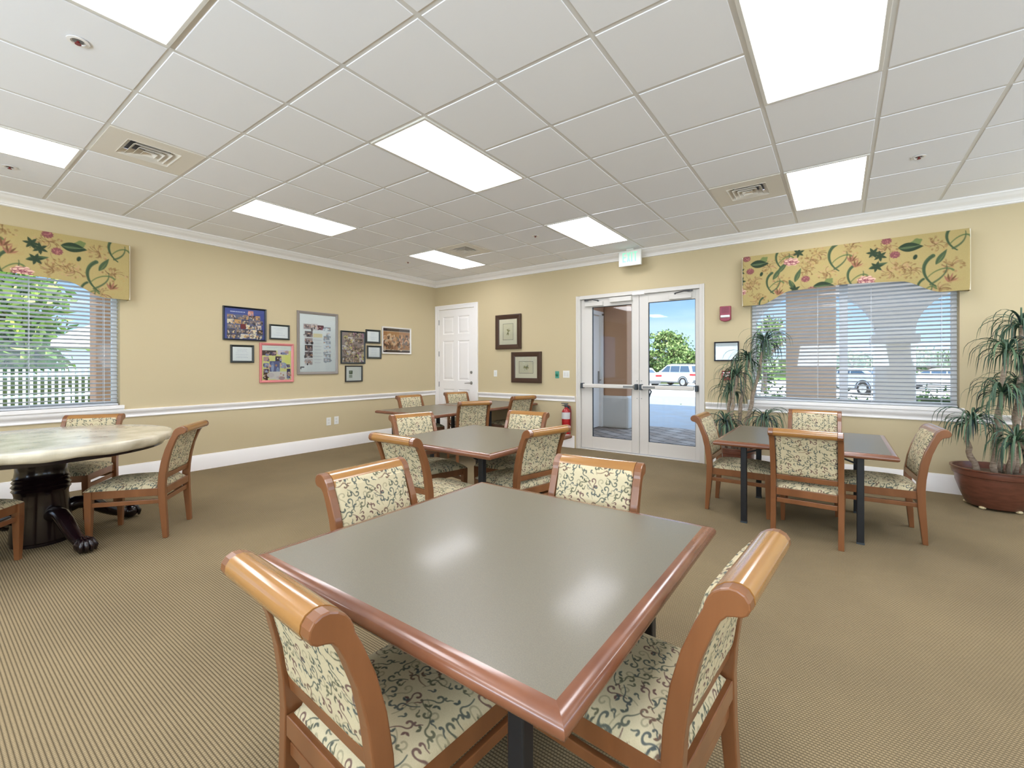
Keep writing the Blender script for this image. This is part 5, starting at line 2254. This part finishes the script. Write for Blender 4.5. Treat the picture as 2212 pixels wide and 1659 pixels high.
for n_, (x, y, col, lb) in enumerate(((-15.4, 2.2, (226, 226, 226), 'white patio chair left of the round patio table'), (-14.5, 3.9, (50, 150, 170), 'turquoise patio chair outside the left window'), (-14.4, 4.9, (228, 228, 226), 'white patio chair right of the turquoise one'))):
    th = thing('patio_chair', lb, 'chair', (x, y, -.08), n_ * .9, 'patio chairs outside the left window')
    mm_ = mat('patio_chair_%d' % n_, col, .4)
    q = MB()
    q.box(-.25, .25, -.25, .25, .40, .43)
    q.build('seat', mm_, th, bevel=.01)
    q = MB()
    q.box(-.25, .25, .22, .25, .43, .88)
    q.build('backrest', mm_, th, bevel=.01)
    for sx_ in (-.22, .22):
        for sy2 in (-.22, .22):
            q = MB()
            q.tube([(sx_, sy2, 0), (sx_, sy2, .41)], .014, 8)
            q.build('leg', mm_, th)
th = thing('picket_fence', 'white picket fence across the lawn outside the left window', 'fence', (-22, 0, -.08), 0)
q = MB()
for z in (.35, 1.05):
    q.box(-.02, .02, -9, 14, z, z + .07)
q.build('rail', WHITE, th)
q = MB()
y = -9
while y < 14:
    q.box(.02, .045, y, y + .07, .08, 1.3)
    y += .17
q.build('pickets', WHITE, th)
th = thing('swimming_pool', 'blue pool edge outside the left window', 'pool', (-10.8, .6, -.05), 0)
q = MB()
q.box(-.5, .5, -4, 2.2, 0.0, .02)
q.build('water', mat('pool_water', (70, 110, 180), .1), th)
for n_, (x, y, h, c_, lb) in enumerate(((-30, 1.5, 8.0, 3.3, 'big green tree behind the fence outside the left window'), (-31, 11.5, 7.0, 3.1, 'bright tree right of the big one outside the left window'), (-31, -9.5, 8, 3.2, 'tree at the left outside the left window'), (-30, 21, 6, 2.8, 'tree at the far right outside the left window'))):
    tree(lb, Vector((x, y, 0)), h, c_, [(170, 196, 92), (140, 172, 80), (196, 208, 120), (110, 146, 70)], 12000, .30, 20 + n_)
hedge('round shrubs along the fence outside the left window', -24.2, -22.6, -8, 13, 1.2, 5000, GC, 'shrubs by the fence')
pillar('tan pillar outside the right part of the left window', -8.7, -8.35, 1.60, 1.92, 3.6, STUCCO)

# ------------------------------------------------------------------ daylight lamps added at invented rear and right windows, to brighten the ceiling


def ceiling_fill(name, loc, rot, sx_, sy2, power, col):
    ld = bpy.data.lights.new(name, 'AREA')
    ld.shape = 'RECTANGLE'
    ld.size, ld.size_y = sx_, sy2
    ld.energy = power
    ld.color = col
    o_ = bpy.data.objects.new(name, ld)
    COL.objects.link(o_)
    o_.location = loc
    o_.rotation_euler = rot
    return o_


FILL_TINT = (0.74, 0.88, 1.0)
DP = 138
for x0, x1, z0, z1 in WB:
    ceiling_fill('rear_ceiling_fill', ((x0 + x1) / 2, YB - .02, (z0 + z1) / 2), (math.radians(90 + 62), 0, 0), x1 - x0, z1 - z0, DP, FILL_TINT)
for y0, y1 in RWIN:
    ceiling_fill('right_ceiling_fill', (XR + .02, (y0 + y1) / 2, 1.62), (math.radians(90 + 62), 0, math.radians(90)), y1 - y0, 1.45, DP * .3, FILL_TINT)
